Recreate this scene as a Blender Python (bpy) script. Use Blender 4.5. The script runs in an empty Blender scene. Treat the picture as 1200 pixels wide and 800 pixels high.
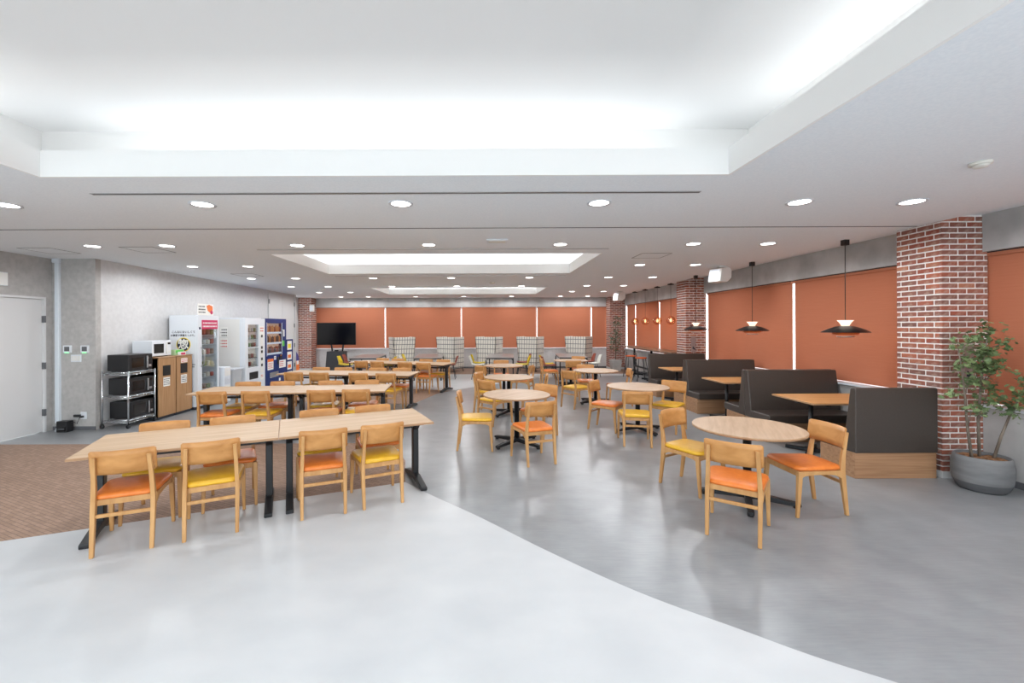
import bpy, bmesh, math, random
from mathutils import Vector, Matrix, Euler
from mathutils.geometry import tessellate_polygon
random.seed(7)
R = math.radians
S = bpy.context.scene
C = S.collection

# ------------------------------------------------------------------ camera, world, exposure
cam_d = bpy.data.cameras.new('camera'); cam = bpy.data.objects.new('camera', cam_d); C.objects.link(cam)
S.camera = cam
cam_d.sensor_width = 36; cam_d.lens = 15.0
cam_d.shift_x = 0.0275; cam_d.shift_y = -0.015
cam_d.clip_start = 0.05
cam.location = (0, 0, 1.70)
cam.rotation_mode = 'XYZ'
cam.rotation_euler = (Euler((R(90), 0, 0)).to_matrix() @ Matrix.Rotation(-0.0038, 3, 'Z')).to_euler()
S.view_settings.view_transform = 'Standard'
S.view_settings.look = 'None'
S.view_settings.gamma = 1.0
S.view_settings.use_curve_mapping = False
S.view_settings.exposure = 0.3
W = bpy.data.worlds.new('daylight'); S.world = W; W.use_nodes = True
W.node_tree.nodes['Background'].inputs[0].default_value = (0.93, 0.97, 1.0, 1)
W.node_tree.nodes['Background'].inputs[1].default_value = 4.6
S.cycles.max_bounces = 8; S.cycles.diffuse_bounces = 5; S.cycles.glossy_bounces = 3; S.cycles.transmission_bounces = 4
S.cycles.transparent_max_bounces = 6; S.cycles.caustics_reflective = False; S.cycles.caustics_refractive = False
S.cycles.sample_clamp_indirect = 4.0

DOWN_W = 37.0          # watts of one ceiling downlight
COVE_W = 1.9          # watts per metre of cove batten

# ------------------------------------------------------------------ materials
def srgb(r, g, b):
    f = lambda c: (c/255/12.92) if c/255 <= .04045 else ((c/255+.055)/1.055)**2.4
    return (f(r), f(g), f(b), 1)
def nt(name):
    m = bpy.data.materials.new(name); m.use_nodes = True
    return m, m.node_tree, m.node_tree.nodes['Principled BSDF']
def plain(name, col, rough=.5, metal=0, spec=.5, emit=None, es=0):
    m, t, p = nt(name)
    p.inputs['Base Color'].default_value = col; p.inputs['Roughness'].default_value = rough
    p.inputs['Metallic'].default_value = metal; p.inputs['Specular IOR Level'].default_value = spec
    if emit: p.inputs['Emission Color'].default_value = emit; p.inputs['Emission Strength'].default_value = es
    return m
def noisy(name, c1, c2, scale=(4, 4, 4), rough=.5, detail=5, bump=0, dist=.01, spec=.5, lo=.35, hi=.65, rough2=None, nscale=1.0, coord='Object'):
    m, t, p = nt(name); n = t.nodes; l = t.links
    tc = n.new('ShaderNodeTexCoord'); mp = n.new('ShaderNodeMapping'); mp.inputs['Scale'].default_value = scale
    no = n.new('ShaderNodeTexNoise'); no.inputs['Detail'].default_value = detail; no.inputs['Scale'].default_value = nscale
    cr = n.new('ShaderNodeValToRGB'); e = cr.color_ramp.elements
    e[0].position = lo; e[0].color = c1; e[1].position = hi; e[1].color = c2
    l.new(tc.outputs[coord], mp.inputs[0]); l.new(mp.outputs[0], no.inputs['Vector']); l.new(no.outputs['Fac'], cr.inputs[0])
    l.new(cr.outputs[0], p.inputs['Base Color'])
    p.inputs['Roughness'].default_value = rough; p.inputs['Specular IOR Level'].default_value = spec
    if rough2 is not None:
        mr = n.new('ShaderNodeMapRange'); mr.inputs['To Min'].default_value = rough; mr.inputs['To Max'].default_value = rough2
        l.new(no.outputs['Fac'], mr.inputs[0]); l.new(mr.outputs[0], p.inputs['Roughness'])
    if bump:
        b = n.new('ShaderNodeBump'); b.inputs['Strength'].default_value = bump; b.inputs['Distance'].default_value = dist
        l.new(no.outputs['Fac'], b.inputs['Height']); l.new(b.outputs[0], p.inputs['Normal'])
    return m
def emis(name, col, s):
    m = bpy.data.materials.new(name); m.use_nodes = True; t = m.node_tree; t.nodes.clear()
    e = t.nodes.new('ShaderNodeEmission'); e.inputs[0].default_value = col; e.inputs[1].default_value = s
    o = t.nodes.new('ShaderNodeOutputMaterial'); t.links.new(e.outputs[0], o.inputs[0]); return m
M = {}
M['ceil'] = noisy('ceiling board', srgb(230, 236, 241), srgb(236, 241, 245), (60, 60, 60), .9, 3, .15, .004)
M['tray'] = plain('white painted board', srgb(240, 240, 239), .85)
M['lightfloor'] = noisy('pale grey vinyl', srgb(192, 195, 198), srgb(201, 203, 205), (2.2, 3.4, 1), .34, 8, .02, .002, .35, .3, .7)
M['darkwall'] = noisy('grey plaster wallpaper', srgb(170, 168, 166), srgb(182, 180, 178), (14, 14, 14), .8, 8, .05, .004)
M['wallpaper'] = noisy('pale plaster wallpaper', srgb(204, 204, 205), srgb(212, 212, 213), (14, 14, 14), .8, 8, .05, .004)
M['concrete'] = noisy('concrete wallpaper', srgb(166, 165, 164), srgb(190, 189, 188), (2.5, 2.5, 2.5), .75, 8, .04, .004)
M['white'] = plain('white enamel', srgb(220, 225, 231), .4)
M['doorwhite'] = plain('white door paint', srgb(212, 213, 214), .55)
M['offwhite'] = plain('white plastic', srgb(226, 226, 223), .45)
M['bluewhite'] = plain('cool white duct plastic', srgb(214, 222, 230), .45)
M['black'] = plain('black steel', srgb(26, 28, 32), .42)
M['blackgloss'] = plain('black gloss', srgb(10, 10, 12), .12)
M['darkplastic'] = plain('dark plastic', srgb(24, 25, 28), .35)
M['chrome'] = plain('chrome wire', (.75, .77, .8, 1), .22, 1)
M['steel'] = plain('brushed steel', (.55, .56, .58, 1), .35, 1)
M['leather'] = noisy('dark brown leatherette', srgb(63, 56, 52), srgb(67, 60, 55), (60, 60, 60), .38, 3, .02, .002)
M['lamp_black'] = plain('black lamp enamel', srgb(20, 20, 22), .4)
M['orange_seat'] = noisy('orange leatherette', srgb(216, 116, 44), srgb(226, 128, 54), (20, 20, 20), .36, 3, .04, .002)
M['yellow_seat'] = noisy('yellow leatherette', srgb(220, 168, 34), srgb(228, 178, 48), (20, 20, 20), .36, 3, .04, .002)
M['orange_vinyl'] = plain('orange vinyl', srgb(214, 96, 40), .45)
M['mortar'] = noisy('pale mortar', srgb(222, 218, 215), srgb(234, 231, 228), (30, 30, 30), .95)
M['shell_yellow'] = plain('yellow shell', srgb(214, 186, 30), .45)
M['shell_terra'] = plain('terracotta shell', srgb(150, 74, 56), .45)
M['shell_white'] = plain('white shell', srgb(222, 222, 214), .45)
M['greytop'] = plain('grey laminate', srgb(142, 138, 136), .28)
M['pot'] = noisy('grey stone pot', srgb(104, 105, 107), srgb(122, 123, 124), (3, 3, 14), .7, 6, .1, .005)
M['potlow'] = noisy('darker grey stone', srgb(82, 83, 86), srgb(96, 97, 99), (3, 3, 14), .75, 6, .1, .005)
M['potpale'] = noisy('pale stone pot', srgb(168, 168, 166), srgb(186, 186, 184), (4, 4, 4), .7)
M['bark'] = noisy('bark', srgb(92, 82, 72), srgb(124, 112, 100), (20, 20, 6), .85)
M['pebble'] = noisy('bark chips', srgb(120, 86, 60), srgb(170, 128, 92), (25, 25, 25), .85)
M['navy'] = plain('navy enamel', srgb(18, 42, 102), .4, 0, .3)
M['pink'] = plain('magenta print', srgb(196, 40, 92), .5)
M['paper'] = plain('white paper', srgb(236, 236, 232), .8)
M['ink'] = plain('dark ink', srgb(34, 38, 50), .7)
M['redink'] = plain('red ink', srgb(206, 70, 62), .7)
M['yellowink'] = plain('yellow print', srgb(238, 214, 50), .6)
M['greenink'] = plain('green print', srgb(90, 190, 80), .6)
M['orangeink'] = plain('orange print', srgb(228, 118, 52), .6)
M['purpleink'] = plain('violet print', srgb(66, 62, 130), .6)
M['navyink'] = plain('navy print', srgb(28, 38, 66), .6)
M['shelfwhite'] = plain('showcase shelf', srgb(206, 212, 220), .4)
M['showback'] = plain('glowing showcase interior', srgb(186, 172, 160), .6, 0, .5, (1, .93, .85, 1), .22)  # emission stands in for the cabinet's inner lamps
M['kick'] = plain('dark plinth', srgb(44, 48, 56), .6)
M['led'] = emis('green led', (.25, 1, .4, 1), 1.6)
M['lens'] = emis('downlight lens', (1, .98, .95, 1), 9.0)
M['lamp_in'] = emis('warm lamp glow', (1.0, .50, .20, 1), 3.2)
M['lamp_cone'] = plain('backlit opal cone', srgb(255, 236, 214), .5, 0, .3, (1, .80, .62, 1), .75)
M['copper'] = plain('copper underside', srgb(214, 120, 70), .35, .6)
M['filament'] = emis('warm bulb', (1, .72, .44, 1), 2.4)
M['screen'] = plain('dark television glass', srgb(7, 7, 9), .16)
M['mic_window'] = plain('microwave window', srgb(30, 28, 28), .1)
M['interior'] = plain('dark slot', srgb(12, 12, 14), .6)
M['groove'] = plain('grey slot metal', srgb(96, 98, 102), .6)
M['steelhinge'] = plain('hinge steel', srgb(120, 122, 126), .4, .6)
M['smoke'] = plain('ceiling sensor plastic', srgb(222, 221, 214), .5)

def wood(name, c1, c2, grain=(1.2, 26, 26), rough=.45, rot=0, spec=.4):
    m, t, p = nt(name); n = t.nodes; l = t.links
    tc = n.new('ShaderNodeTexCoord'); mp = n.new('ShaderNodeMapping'); mp.inputs['Scale'].default_value = grain
    mp.inputs['Rotation'].default_value = (0, 0, rot)
    a = n.new('ShaderNodeTexNoise'); a.inputs['Scale'].default_value = 1; a.inputs['Detail'].default_value = 6; a.inputs['Distortion'].default_value = .4
    cr = n.new('ShaderNodeValToRGB'); e = cr.color_ramp.elements
    e[0].position = .32; e[0].color = c1; e[1].position = .68; e[1].color = c2
    oi = n.new('ShaderNodeObjectInfo'); ad = n.new('ShaderNodeVectorMath'); ad.operation = 'ADD'
    l.new(tc.outputs['Object'], ad.inputs[0]); l.new(oi.outputs['Random'], ad.inputs[1])
    l.new(ad.outputs[0], mp.inputs[0]); l.new(mp.outputs[0], a.inputs['Vector']); l.new(a.outputs['Fac'], cr.inputs[0])
    l.new(cr.outputs[0], p.inputs['Base Color']); p.inputs['Roughness'].default_value = rough; p.inputs['Specular IOR Level'].default_value = spec
    return m
M['oak'] = wood('pale oak laminate', srgb(178, 147, 114), srgb(196, 167, 134))
M['oakround'] = wood('pale walnut laminate', srgb(176, 147, 119), srgb(194, 167, 140), (2, 24, 24))
M['edge'] = wood('table edge band', srgb(158, 122, 90), srgb(176, 140, 106))
M['chairwood'] = wood('honey beech', srgb(184, 136, 84), srgb(204, 158, 104), (18, 18, 2.5), .42)
M['backwood'] = wood('honey plywood', srgb(178, 124, 68), srgb(200, 146, 88), (6, 30, 14), .4)
M['boothwood'] = wood('booth base oak', srgb(150, 112, 82), srgb(178, 138, 104), (1.5, 30, 40), .5)
M['boothtop'] = wood('booth table oak', srgb(196, 140, 84), srgb(214, 160, 104), (1.5, 26, 26), .4)
M['cabinetwood'] = wood('cabinet oak', srgb(158, 118, 80), srgb(180, 140, 100), (40, 40, 2), .5)
M['darktop'] = wood('counter walnut', srgb(112, 84, 66), srgb(140, 108, 86), (1.5, 26, 26), .35)

def floor_grey():
    m, t, p = nt('grey wood-look vinyl'); n = t.nodes; l = t.links
    tc = n.new('ShaderNodeTexCoord'); mp = n.new('ShaderNodeMapping'); mp.inputs['Scale'].default_value = (6, 70, 1); mp.inputs['Rotation'].default_value = (0, 0, R(30))
    a = n.new('ShaderNodeTexNoise'); a.inputs['Scale'].default_value = 1.0; a.inputs['Detail'].default_value = 8
    mp2 = n.new('ShaderNodeMapping'); mp2.inputs['Scale'].default_value = (.7, .9, 1)
    b = n.new('ShaderNodeTexNoise'); b.inputs['Detail'].default_value = 4
    mx = n.new('ShaderNodeMath'); mx.operation = 'MULTIPLY_ADD'; mx.inputs[1].default_value = .55; 
    cr = n.new('ShaderNodeValToRGB'); e = cr.color_ramp.elements
    e[0].position = .5; e[0].color = srgb(132, 135, 138); e[1].position = 1.0; e[1].color = srgb(148, 151, 154)
    l.new(tc.outputs['Object'], mp.inputs[0]); l.new(tc.outputs['Object'], mp2.inputs[0])
    l.new(mp.outputs[0], a.inputs['Vector']); l.new(mp2.outputs[0], b.inputs['Vector'])
    l.new(a.outputs['Fac'], mx.inputs[0]); l.new(b.outputs['Fac'], mx.inputs[2]); l.new(mx.outputs[0], cr.inputs[0])
    l.new(cr.outputs[0], p.inputs['Base Color']); p.inputs['Roughness'].default_value = .28; p.inputs['Specular IOR Level'].default_value = .5
    bu = n.new('ShaderNodeBump'); bu.inputs['Strength'].default_value = .06; bu.inputs['Distance'].default_value = .004
    l.new(a.outputs['Fac'], bu.inputs['Height']); l.new(bu.outputs[0], p.inputs['Normal'])
    return m
M['greyfloor'] = floor_grey()
def floor_brown():
    m, t, p = nt('brown woven vinyl'); n = t.nodes; l = t.links
    tc = n.new('ShaderNodeTexCoord'); mp = n.new('ShaderNodeMapping'); mp.inputs['Rotation'].default_value = (0, 0, R(24)); mp.inputs['Scale'].default_value = (9, 9, 9)
    br = n.new('ShaderNodeTexBrick'); br.inputs['Scale'].default_value = 1.0; br.inputs['Mortar Size'].default_value = .025
    br.inputs['Color1'].default_value = srgb(164, 136, 118); br.inputs['Color2'].default_value = srgb(146, 120, 103); br.inputs['Mortar'].default_value = srgb(122, 101, 88)
    br.inputs['Brick Width'].default_value = .9; br.inputs['Row Height'].default_value = .32
    mp2 = n.new('ShaderNodeMapping'); mp2.inputs['Rotation'].default_value = (0, 0, R(24)); mp2.inputs['Scale'].default_value = (6, 60, 1)
    no = n.new('ShaderNodeTexNoise'); no.inputs['Detail'].default_value = 6
    mi = n.new('ShaderNodeMixRGB'); mi.blend_type = 'OVERLAY'; mi.inputs[0].default_value = .5
    l.new(tc.outputs['Object'], mp.inputs[0]); l.new(mp.outputs[0], br.inputs['Vector'])
    l.new(tc.outputs['Object'], mp2.inputs[0]); l.new(mp2.outputs[0], no.inputs['Vector'])
    l.new(br.outputs['Color'], mi.inputs[1]); l.new(no.outputs['Fac'], mi.inputs[2]); l.new(mi.outputs[0], p.inputs['Base Color'])
    p.inputs['Roughness'].default_value = .6; p.inputs['Specular IOR Level'].default_value = .3
    return m
M['brownfloor'] = floor_brown()
def brickmat():
    m, t, p = nt('fired brick'); n = t.nodes; l = t.links
    oi = n.new('ShaderNodeObjectInfo'); g = n.new('ShaderNodeNewGeometry')
    ad = n.new('ShaderNodeMath'); ad.operation = 'ADD'; fr = n.new('ShaderNodeMath'); fr.operation = 'FRACT'
    l.new(oi.outputs['Random'], ad.inputs[0]); l.new(g.outputs['Random Per Island'], ad.inputs[1]); l.new(ad.outputs[0], fr.inputs[0])
    cr = n.new('ShaderNodeValToRGB'); e = cr.color_ramp.elements
    e[0].position = 0; e[0].color = srgb(118, 80, 70); e[1].position = 1; e[1].color = srgb(174, 116, 88)
    for q, c in ((.25, srgb(150, 90, 72)), (.45, srgb(126, 88, 78)), (.7, srgb(166, 98, 74)), (.85, srgb(142, 76, 60))):
        x = e.new(q); x.color = c
    l.new(fr.outputs[0], cr.inputs[0])
    tc = n.new('ShaderNodeTexCoord'); no = n.new('ShaderNodeTexNoise'); no.inputs['Scale'].default_value = 14; no.inputs['Detail'].default_value = 8
    l.new(tc.outputs['Object'], no.inputs['Vector'])
    r2 = n.new('ShaderNodeValToRGB'); r2.color_ramp.elements[0].position = .5; r2.color_ramp.elements[0].color = (0, 0, 0, 1); r2.color_ramp.elements[1].position = .78; r2.color_ramp.elements[1].color = (.75, .75, .75, 1)
    l.new(no.outputs['Fac'], r2.inputs[0])
    mi = n.new('ShaderNodeMixRGB'); mi.inputs[2].default_value = srgb(186, 164, 150)
    l.new(r2.outputs[0], mi.inputs[0]); l.new(cr.outputs[0], mi.inputs[1]); l.new(mi.outputs[0], p.inputs['Base Color'])
    p.inputs['Roughness'].default_value = .85
    b = n.new('ShaderNodeBump'); b.inputs['Strength'].default_value = .4; b.inputs['Distance'].default_value = .006
    l.new(no.outputs['Fac'], b.inputs['Height']); l.new(b.outputs[0], p.inputs['Normal'])
    return m
M['brick'] = brickmat()
def blindmat():
    m = bpy.data.materials.new('terracotta roller fabric'); m.use_nodes = True; t = m.node_tree; n = t.nodes; l = t.links; n.clear()
    tc = n.new('ShaderNodeTexCoord'); mp = n.new('ShaderNodeMapping'); mp.inputs['Scale'].default_value = (3, 3, 160)
    no = n.new('ShaderNodeTexNoise'); no.inputs['Scale'].default_value = 1; no.inputs['Detail'].default_value = 3
    cr = n.new('ShaderNodeValToRGB'); e = cr.color_ramp.elements
    e[0].position = .3; e[0].color = srgb(188, 122, 94); e[1].position = .7; e[1].color = srgb(193, 127, 99)
    l.new(tc.outputs['Object'], mp.inputs[0]); l.new(mp.outputs[0], no.inputs['Vector']); l.new(no.outputs['Fac'], cr.inputs[0])
    d = n.new('ShaderNodeBsdfDiffuse'); tr = n.new('ShaderNodeBsdfTranslucent'); mx = n.new('ShaderNodeMixShader'); mx.inputs[0].default_value = .18
    l.new(cr.outputs[0], d.inputs[0]); l.new(cr.outputs[0], tr.inputs[0]); l.new(d.outputs[0], mx.inputs[1]); l.new(tr.outputs[0], mx.inputs[2])
    o = n.new('ShaderNodeOutputMaterial'); l.new(mx.outputs[0], o.inputs[0]); return m
M['blind'] = blindmat()
def glassmat(name, col=(1, 1, 1, 1), refl=.08):
    m = bpy.data.materials.new(name); m.use_nodes = True; t = m.node_tree; n = t.nodes; l = t.links; n.clear()
    a = n.new('ShaderNodeBsdfTransparent'); a.inputs[0].default_value = col
    g = n.new('ShaderNodeBsdfGlossy'); g.inputs['Roughness'].default_value = .03
    x = n.new('ShaderNodeMixShader'); x.inputs[0].default_value = refl
    l.new(a.outputs[0], x.inputs[1]); l.new(g.outputs[0], x.inputs[2]); o = n.new('ShaderNodeOutputMaterial'); l.new(x.outputs[0], o.inputs[0]); return m
M['glass'] = glassmat('window glass', (.95, .98, .98, 1))
M['showglass'] = glassmat('showcase glass', (.9, .93, .95, 1), .12)
M['amber'] = glassmat('amber glass', (.90, .66, .46, 1), .18)
M['bin'] = glassmat('frosted plastic', (.72, .75, .78, 1), .1)
def frosted():
    m = bpy.data.materials.new('frosted bin plastic'); m.use_nodes = True; t = m.node_tree; n = t.nodes; l = t.links; n.clear()
    a = n.new('ShaderNodeBsdfTransparent'); d = n.new('ShaderNodeBsdfDiffuse'); d.inputs[0].default_value = srgb(206, 210, 214)
    x = n.new('ShaderNodeMixShader'); x.inputs[0].default_value = .75; l.new(a.outputs[0], x.inputs[1]); l.new(d.outputs[0], x.inputs[2])
    o = n.new('ShaderNodeOutputMaterial'); l.new(x.outputs[0], o.inputs[0]); return m
M['bin'] = frosted()
def tartan():
    m, t, p = nt('cream check fabric'); n = t.nodes; l = t.links
    tc = n.new('ShaderNodeTexCoord'); se = n.new('ShaderNodeSeparateXYZ'); l.new(tc.outputs['Object'], se.inputs[0])
    hx = n.new('ShaderNodeMath'); hx.operation = 'ADD'; l.new(se.outputs[0], hx.inputs[0]); l.new(se.outputs[1], hx.inputs[1])
    def line(src, per, w):
        a = n.new('ShaderNodeMath'); a.operation = 'DIVIDE'; a.inputs[1].default_value = per; l.new(src, a.inputs[0])
        f = n.new('ShaderNodeMath'); f.operation = 'FRACT'; l.new(a.outputs[0], f.inputs[0])
        c = n.new('ShaderNodeMath'); c.operation = 'LESS_THAN'; c.inputs[1].default_value = w; l.new(f.outputs[0], c.inputs[0]); return c.outputs[0]
    v = line(hx.outputs[0], .10, .17); v2 = line(hx.outputs[0], .05, .15); h = line(se.outputs[2], .17, .12)
    mx = n.new('ShaderNodeMath'); mx.operation = 'MAXIMUM'; l.new(v, mx.inputs[0]); l.new(h, mx.inputs[1])
    a2 = n.new('ShaderNodeMath'); a2.operation = 'MULTIPLY_ADD'; a2.inputs[1].default_value = .25; l.new(v2, a2.inputs[0]); l.new(mx.outputs[0], a2.inputs[2])
    mi = n.new('ShaderNodeMixRGB'); mi.use_clamp = True; mi.inputs[1].default_value = srgb(222, 218, 208); mi.inputs[2].default_value = srgb(104, 104, 108)
    l.new(a2.outputs[0], mi.inputs[0]); l.new(mi.outputs[0], p.inputs['Base Color']); p.inputs['Roughness'].default_value = .95
    return m
M['tartan'] = tartan()
M['leaf'] = noisy('green leaf', srgb(78, 100, 62), srgb(126, 146, 98), (9, 9, 9), .55, 2)
M['leafdark'] = noisy('dull green leaf', srgb(70, 86, 66), srgb(120, 132, 112), (9, 9, 9), .55, 2)

# ------------------------------------------------------------------ mesh helpers
class B:
    def __init__(s): s.v = []; s.f = []; s.sm = []
    def add(s, vs, fs, smooth=False):
        o = len(s.v); s.v += [tuple(v) for v in vs]; s.f += [tuple(i+o for i in f) for f in fs]; s.sm += [smooth]*len(fs); return s
    def box(s, x0, x1, y0, y1, z0, z1):
        x0, x1 = min(x0, x1), max(x0, x1); y0, y1 = min(y0, y1), max(y0, y1); z0, z1 = min(z0, z1), max(z0, z1)
        return s.add([(x0,y0,z0),(x1,y0,z0),(x1,y1,z0),(x0,y1,z0),(x0,y0,z1),(x1,y0,z1),(x1,y1,z1),(x0,y1,z1)],
                     [(0,3,2,1),(4,5,6,7),(0,1,5,4),(1,2,6,5),(2,3,7,6),(3,0,4,7)])
    def loft(s, secs, smooth=False):
        # rectangular sections: (cx,cy,cz,hx,hy)
        vs = []; fs = []
        for cx, cy, cz, hx, hy in secs: vs += [(cx-hx,cy-hy,cz),(cx+hx,cy-hy,cz),(cx+hx,cy+hy,cz),(cx-hx,cy+hy,cz)]
        n = len(secs)
        for i in range(n-1):
            for k in range(4): a = i*4+k; b = i*4+(k+1) % 4; fs.append((a, b, b+4, a+4))
        fs.append((3,2,1,0)); q = (n-1)*4; fs.append((q,q+1,q+2,q+3))
        return s.add(vs, fs, smooth)
    def rings(s, rings, cap0=True, cap1=True, smooth=True):
        n = len(rings[0]); vs = [p for r in rings for p in r]; fs = []
        for i in range(len(rings)-1):
            for k in range(n): a = i*n+k; b = i*n+(k+1) % n; fs.append((a, b, b+n, a+n))
        if cap0: fs.append(tuple(range(n-1, -1, -1)))
        if cap1: fs.append(tuple(range((len(rings)-1)*n, len(rings)*n)))
        return s.add(vs, fs, smooth)
    def lathe(s, prof, n=24, c=(0, 0, 0), cap0=True, cap1=True, smooth=True):
        return s.rings([[(c[0]+r*math.cos(2*math.pi*k/n), c[1]+r*math.sin(2*math.pi*k/n), c[2]+z) for k in range(n)] for r, z in prof], cap0, cap1, smooth)
    def tube(s, pts, r, n=8, smooth=True):
        pts = [Vector(p) for p in pts]; rs = []
        rr = r if isinstance(r, (list, tuple)) else [r]*len(pts)
        for i, p in enumerate(pts):
            d = (pts[min(i+1, len(pts)-1)] - pts[max(i-1, 0)]).normalized()
            up = Vector((0, 0, 1)) if abs(d.z) < .9 else Vector((1, 0, 0))
            a = d.cross(up).normalized(); b = a.cross(d).normalized()
            rs.append([tuple(p + (a*math.cos(2*math.pi*k/n) + b*math.sin(2*math.pi*k/n))*rr[i]) for k in range(n)])
        return s.rings(rs, True, True, smooth)
    def beam(s, p, q, w, h):
        p = Vector(p); q = Vector(q); d = (q-p).normalized()
        up = Vector((0, 0, 1)) if abs(d.z) < .95 else Vector((0, 1, 0))
        a = d.cross(up).normalized()*w/2; b = a.cross(d).normalized()*h/2
        vs = [p-a-b, p+a-b, p+a+b, p-a+b, q-a-b, q+a-b, q+a+b, q-a+b]
        return s.add(vs, [(0,1,2,3),(7,6,5,4),(0,4,5,1),(1,5,6,2),(2,6,7,3),(3,7,4,0)])
    def prism(s, poly, a0, a1, axis='x', smooth=False):
        # polygon in the two other axes extruded along axis
        f = {'x': lambda u, v, w: (w, u, v), 'y': lambda u, v, w: (u, w, v), 'z': lambda u, v, w: (u, v, w)}[axis]
        n = len(poly); vs = [f(u, v, a0) for u, v in poly] + [f(u, v, a1) for u, v in poly]
        fs = [tuple(range(n-1, -1, -1)), tuple(range(n, 2*n))] + [(i, (i+1) % n, (i+1) % n+n, i+n) for i in range(n)]
        return s.add(vs, fs, smooth)
    def mesh(s, name, bevel=0, seg=1):
        me = bpy.data.meshes.new(name); me.from_pydata(s.v, [], s.f)
        me.polygons.foreach_set('use_smooth', s.sm)
        bm = bmesh.new(); bm.from_mesh(me)
        bmesh.ops.recalc_face_normals(bm, faces=bm.faces)
        if bevel:
            es = [e for e in bm.edges if len(e.link_faces) == 2 and e.calc_face_angle() > R(35)]
            bmesh.ops.bevel(bm, geom=es, offset=bevel, segments=seg, affect='EDGES', profile=.5)
        bm.to_mesh(me); bm.free(); return me
def ob(name, me, mat, parent=None, loc=None, rot=None):
    if isinstance(me, B): me = me.mesh(name)
    if mat is not None and not me.materials: me.materials.append(M[mat] if isinstance(mat, str) else mat)
    o = bpy.data.objects.new(name, me); C.objects.link(o); o.parent = parent
    if loc is not None: o.location = loc
    if rot is not None: o.rotation_euler = rot
    return o
def tag(o, label, cat, group=None, kind=None):
    o['label'] = label; o['category'] = cat
    if group: o['group'] = group
    if kind: o['kind'] = kind
    return o
def thing(name, label, cat, loc=(0, 0, 0), rz=0, group=None):
    o = bpy.data.objects.new(name, None); C.objects.link(o); o.empty_display_size = .1
    o.location = loc; o.rotation_euler = (0, 0, rz); return tag(o, label, cat, group)
def struct(name, b, mat, label=None, parent=None, bevel=0):
    o = ob(name, b.mesh(name, bevel) if isinstance(b, B) else b, mat, parent)
    if parent is None:
        o['kind'] = 'structure'
        if label: o['label'] = label
    return o
def bx(name, mat, parent, *a, bevel=0):
    return ob(name, B().box(*a).mesh(name, bevel), mat, parent)
def dup(root, label, group=None, loc=None, rz=None, mats=None):
    r = root.copy(); C.objects.link(r); r['label'] = label
    if group: r['group'] = group
    if loc is not None: r.location = loc
    if rz is not None: r.rotation_euler = (0, 0, rz)
    for ch in list(root.children):
        c = ch.copy(); C.objects.link(c); c.parent = r
        if mats and ch.name.split('.')[0] in mats: c.data = mats[ch.name.split('.')[0]]
        for g in list(ch.children):
            d = g.copy(); C.objects.link(d); d.parent = c
    return r
def text_mesh(body, size, depth=.001, align='CENTER', shear=0):
    cu = bpy.data.curves.new('lettering', 'FONT'); cu.body = body; cu.size = size; cu.align_x = align; cu.align_y = 'CENTER'; cu.extrude = depth; cu.resolution_u = 2; cu.offset = size*.022
    o = bpy.data.objects.new('lettering_source', cu); C.objects.link(o)
    bpy.context.view_layer.update()
    me = bpy.data.meshes.new_from_object(o.evaluated_get(bpy.context.evaluated_depsgraph_get()))
    bpy.data.objects.remove(o); bpy.data.curves.remove(cu); return me
def rrect(w, d, r, n=5, cx=0, cy=0):
    pts = []
    for sx, sy, a0 in ((1, 1, 0), (-1, 1, 90), (-1, -1, 180), (1, -1, 270)):
        for k in range(n+1):
            a = R(a0 + 90*k/n); pts.append((cx+sx*(w/2-r)+r*math.cos(a), cy+sy*(d/2-r)+r*math.sin(a)))
    return pts

ZC = 2.845; ZR = 2.91
XW = 5.52          # window wall
YB = 17.2          # far wall
Y0 = -5.2          # wall behind the camera
XL0, YL0, XL1 = -6.46, 7.10, -6.90   # left wall runs from (XL0,YL0) to (XL1,YB)
def xleft(y): return XL0 + (XL1-XL0)*(y-YL0)/(YB-YL0)

# ------------------------------------------------------------------ floor
struct('floor', B().box(-7.4, 5.8, Y0, YB+.2, -.12, 0), 'greyfloor', 'mid grey wood-look vinyl floor')
def spline(pts, n=6):
    out = []
    P = [Vector(p) for p in pts]
    for i in range(len(P)-1):
        p0 = P[max(i-1, 0)]; p1 = P[i]; p2 = P[i+1]; p3 = P[min(i+2, len(P)-1)]
        for k in range(n):
            t = k/n
            out.append(tuple(.5*((2*p1)+(-p0+p2)*t+(2*p0-5*p1+4*p2-p3)*t*t+(-p0+3*p1-3*p2+p3)*t**3)))
    out.append(tuple(P[-1])); return out
def flat(name, poly, mat, z, label):
    me = bpy.data.meshes.new(name); bm = bmesh.new()
    lo = [bm.verts.new((x, y, .0002)) for x, y in poly]; hi = [bm.verts.new((x, y, z)) for x, y in poly]
    n = len(poly)
    for tri in tessellate_polygon([[Vector((x, y, 0)) for x, y in poly]]): bm.faces.new([hi[i] for i in tri])
    for i in range(n): bm.faces.new((lo[i], lo[(i+1) % n], hi[(i+1) % n], hi[i]))
    for f in bm.faces:
        f.normal_update()
        if f.normal.z < -.5: f.normal_flip()
    bm.to_mesh(me); bm.free(); return struct(name, me, mat, label)
curveA = spline([(-.863, 4.654), (-.539, 4.298), (-.06, 3.812), (.465, 3.229), (.961, 2.735), (1.4, 2.40), (1.909, 2.05), (3.1, 1.45), (5.52, .75)])
flat('floor_pale', [(-7.18, 1.99)] + curveA + [(5.52, Y0), (-7.18, Y0)], 'lightfloor', .003, 'pale grey vinyl floor with a curved edge')
flat('floor_brown', [(-7.18, 1.99), (-.863, 4.654), (-1.0, 5.4), (-1.35, 6.22), (-7.18, 6.22)], 'brownfloor', .002, 'brown woven floor band under the front long tables')
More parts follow.
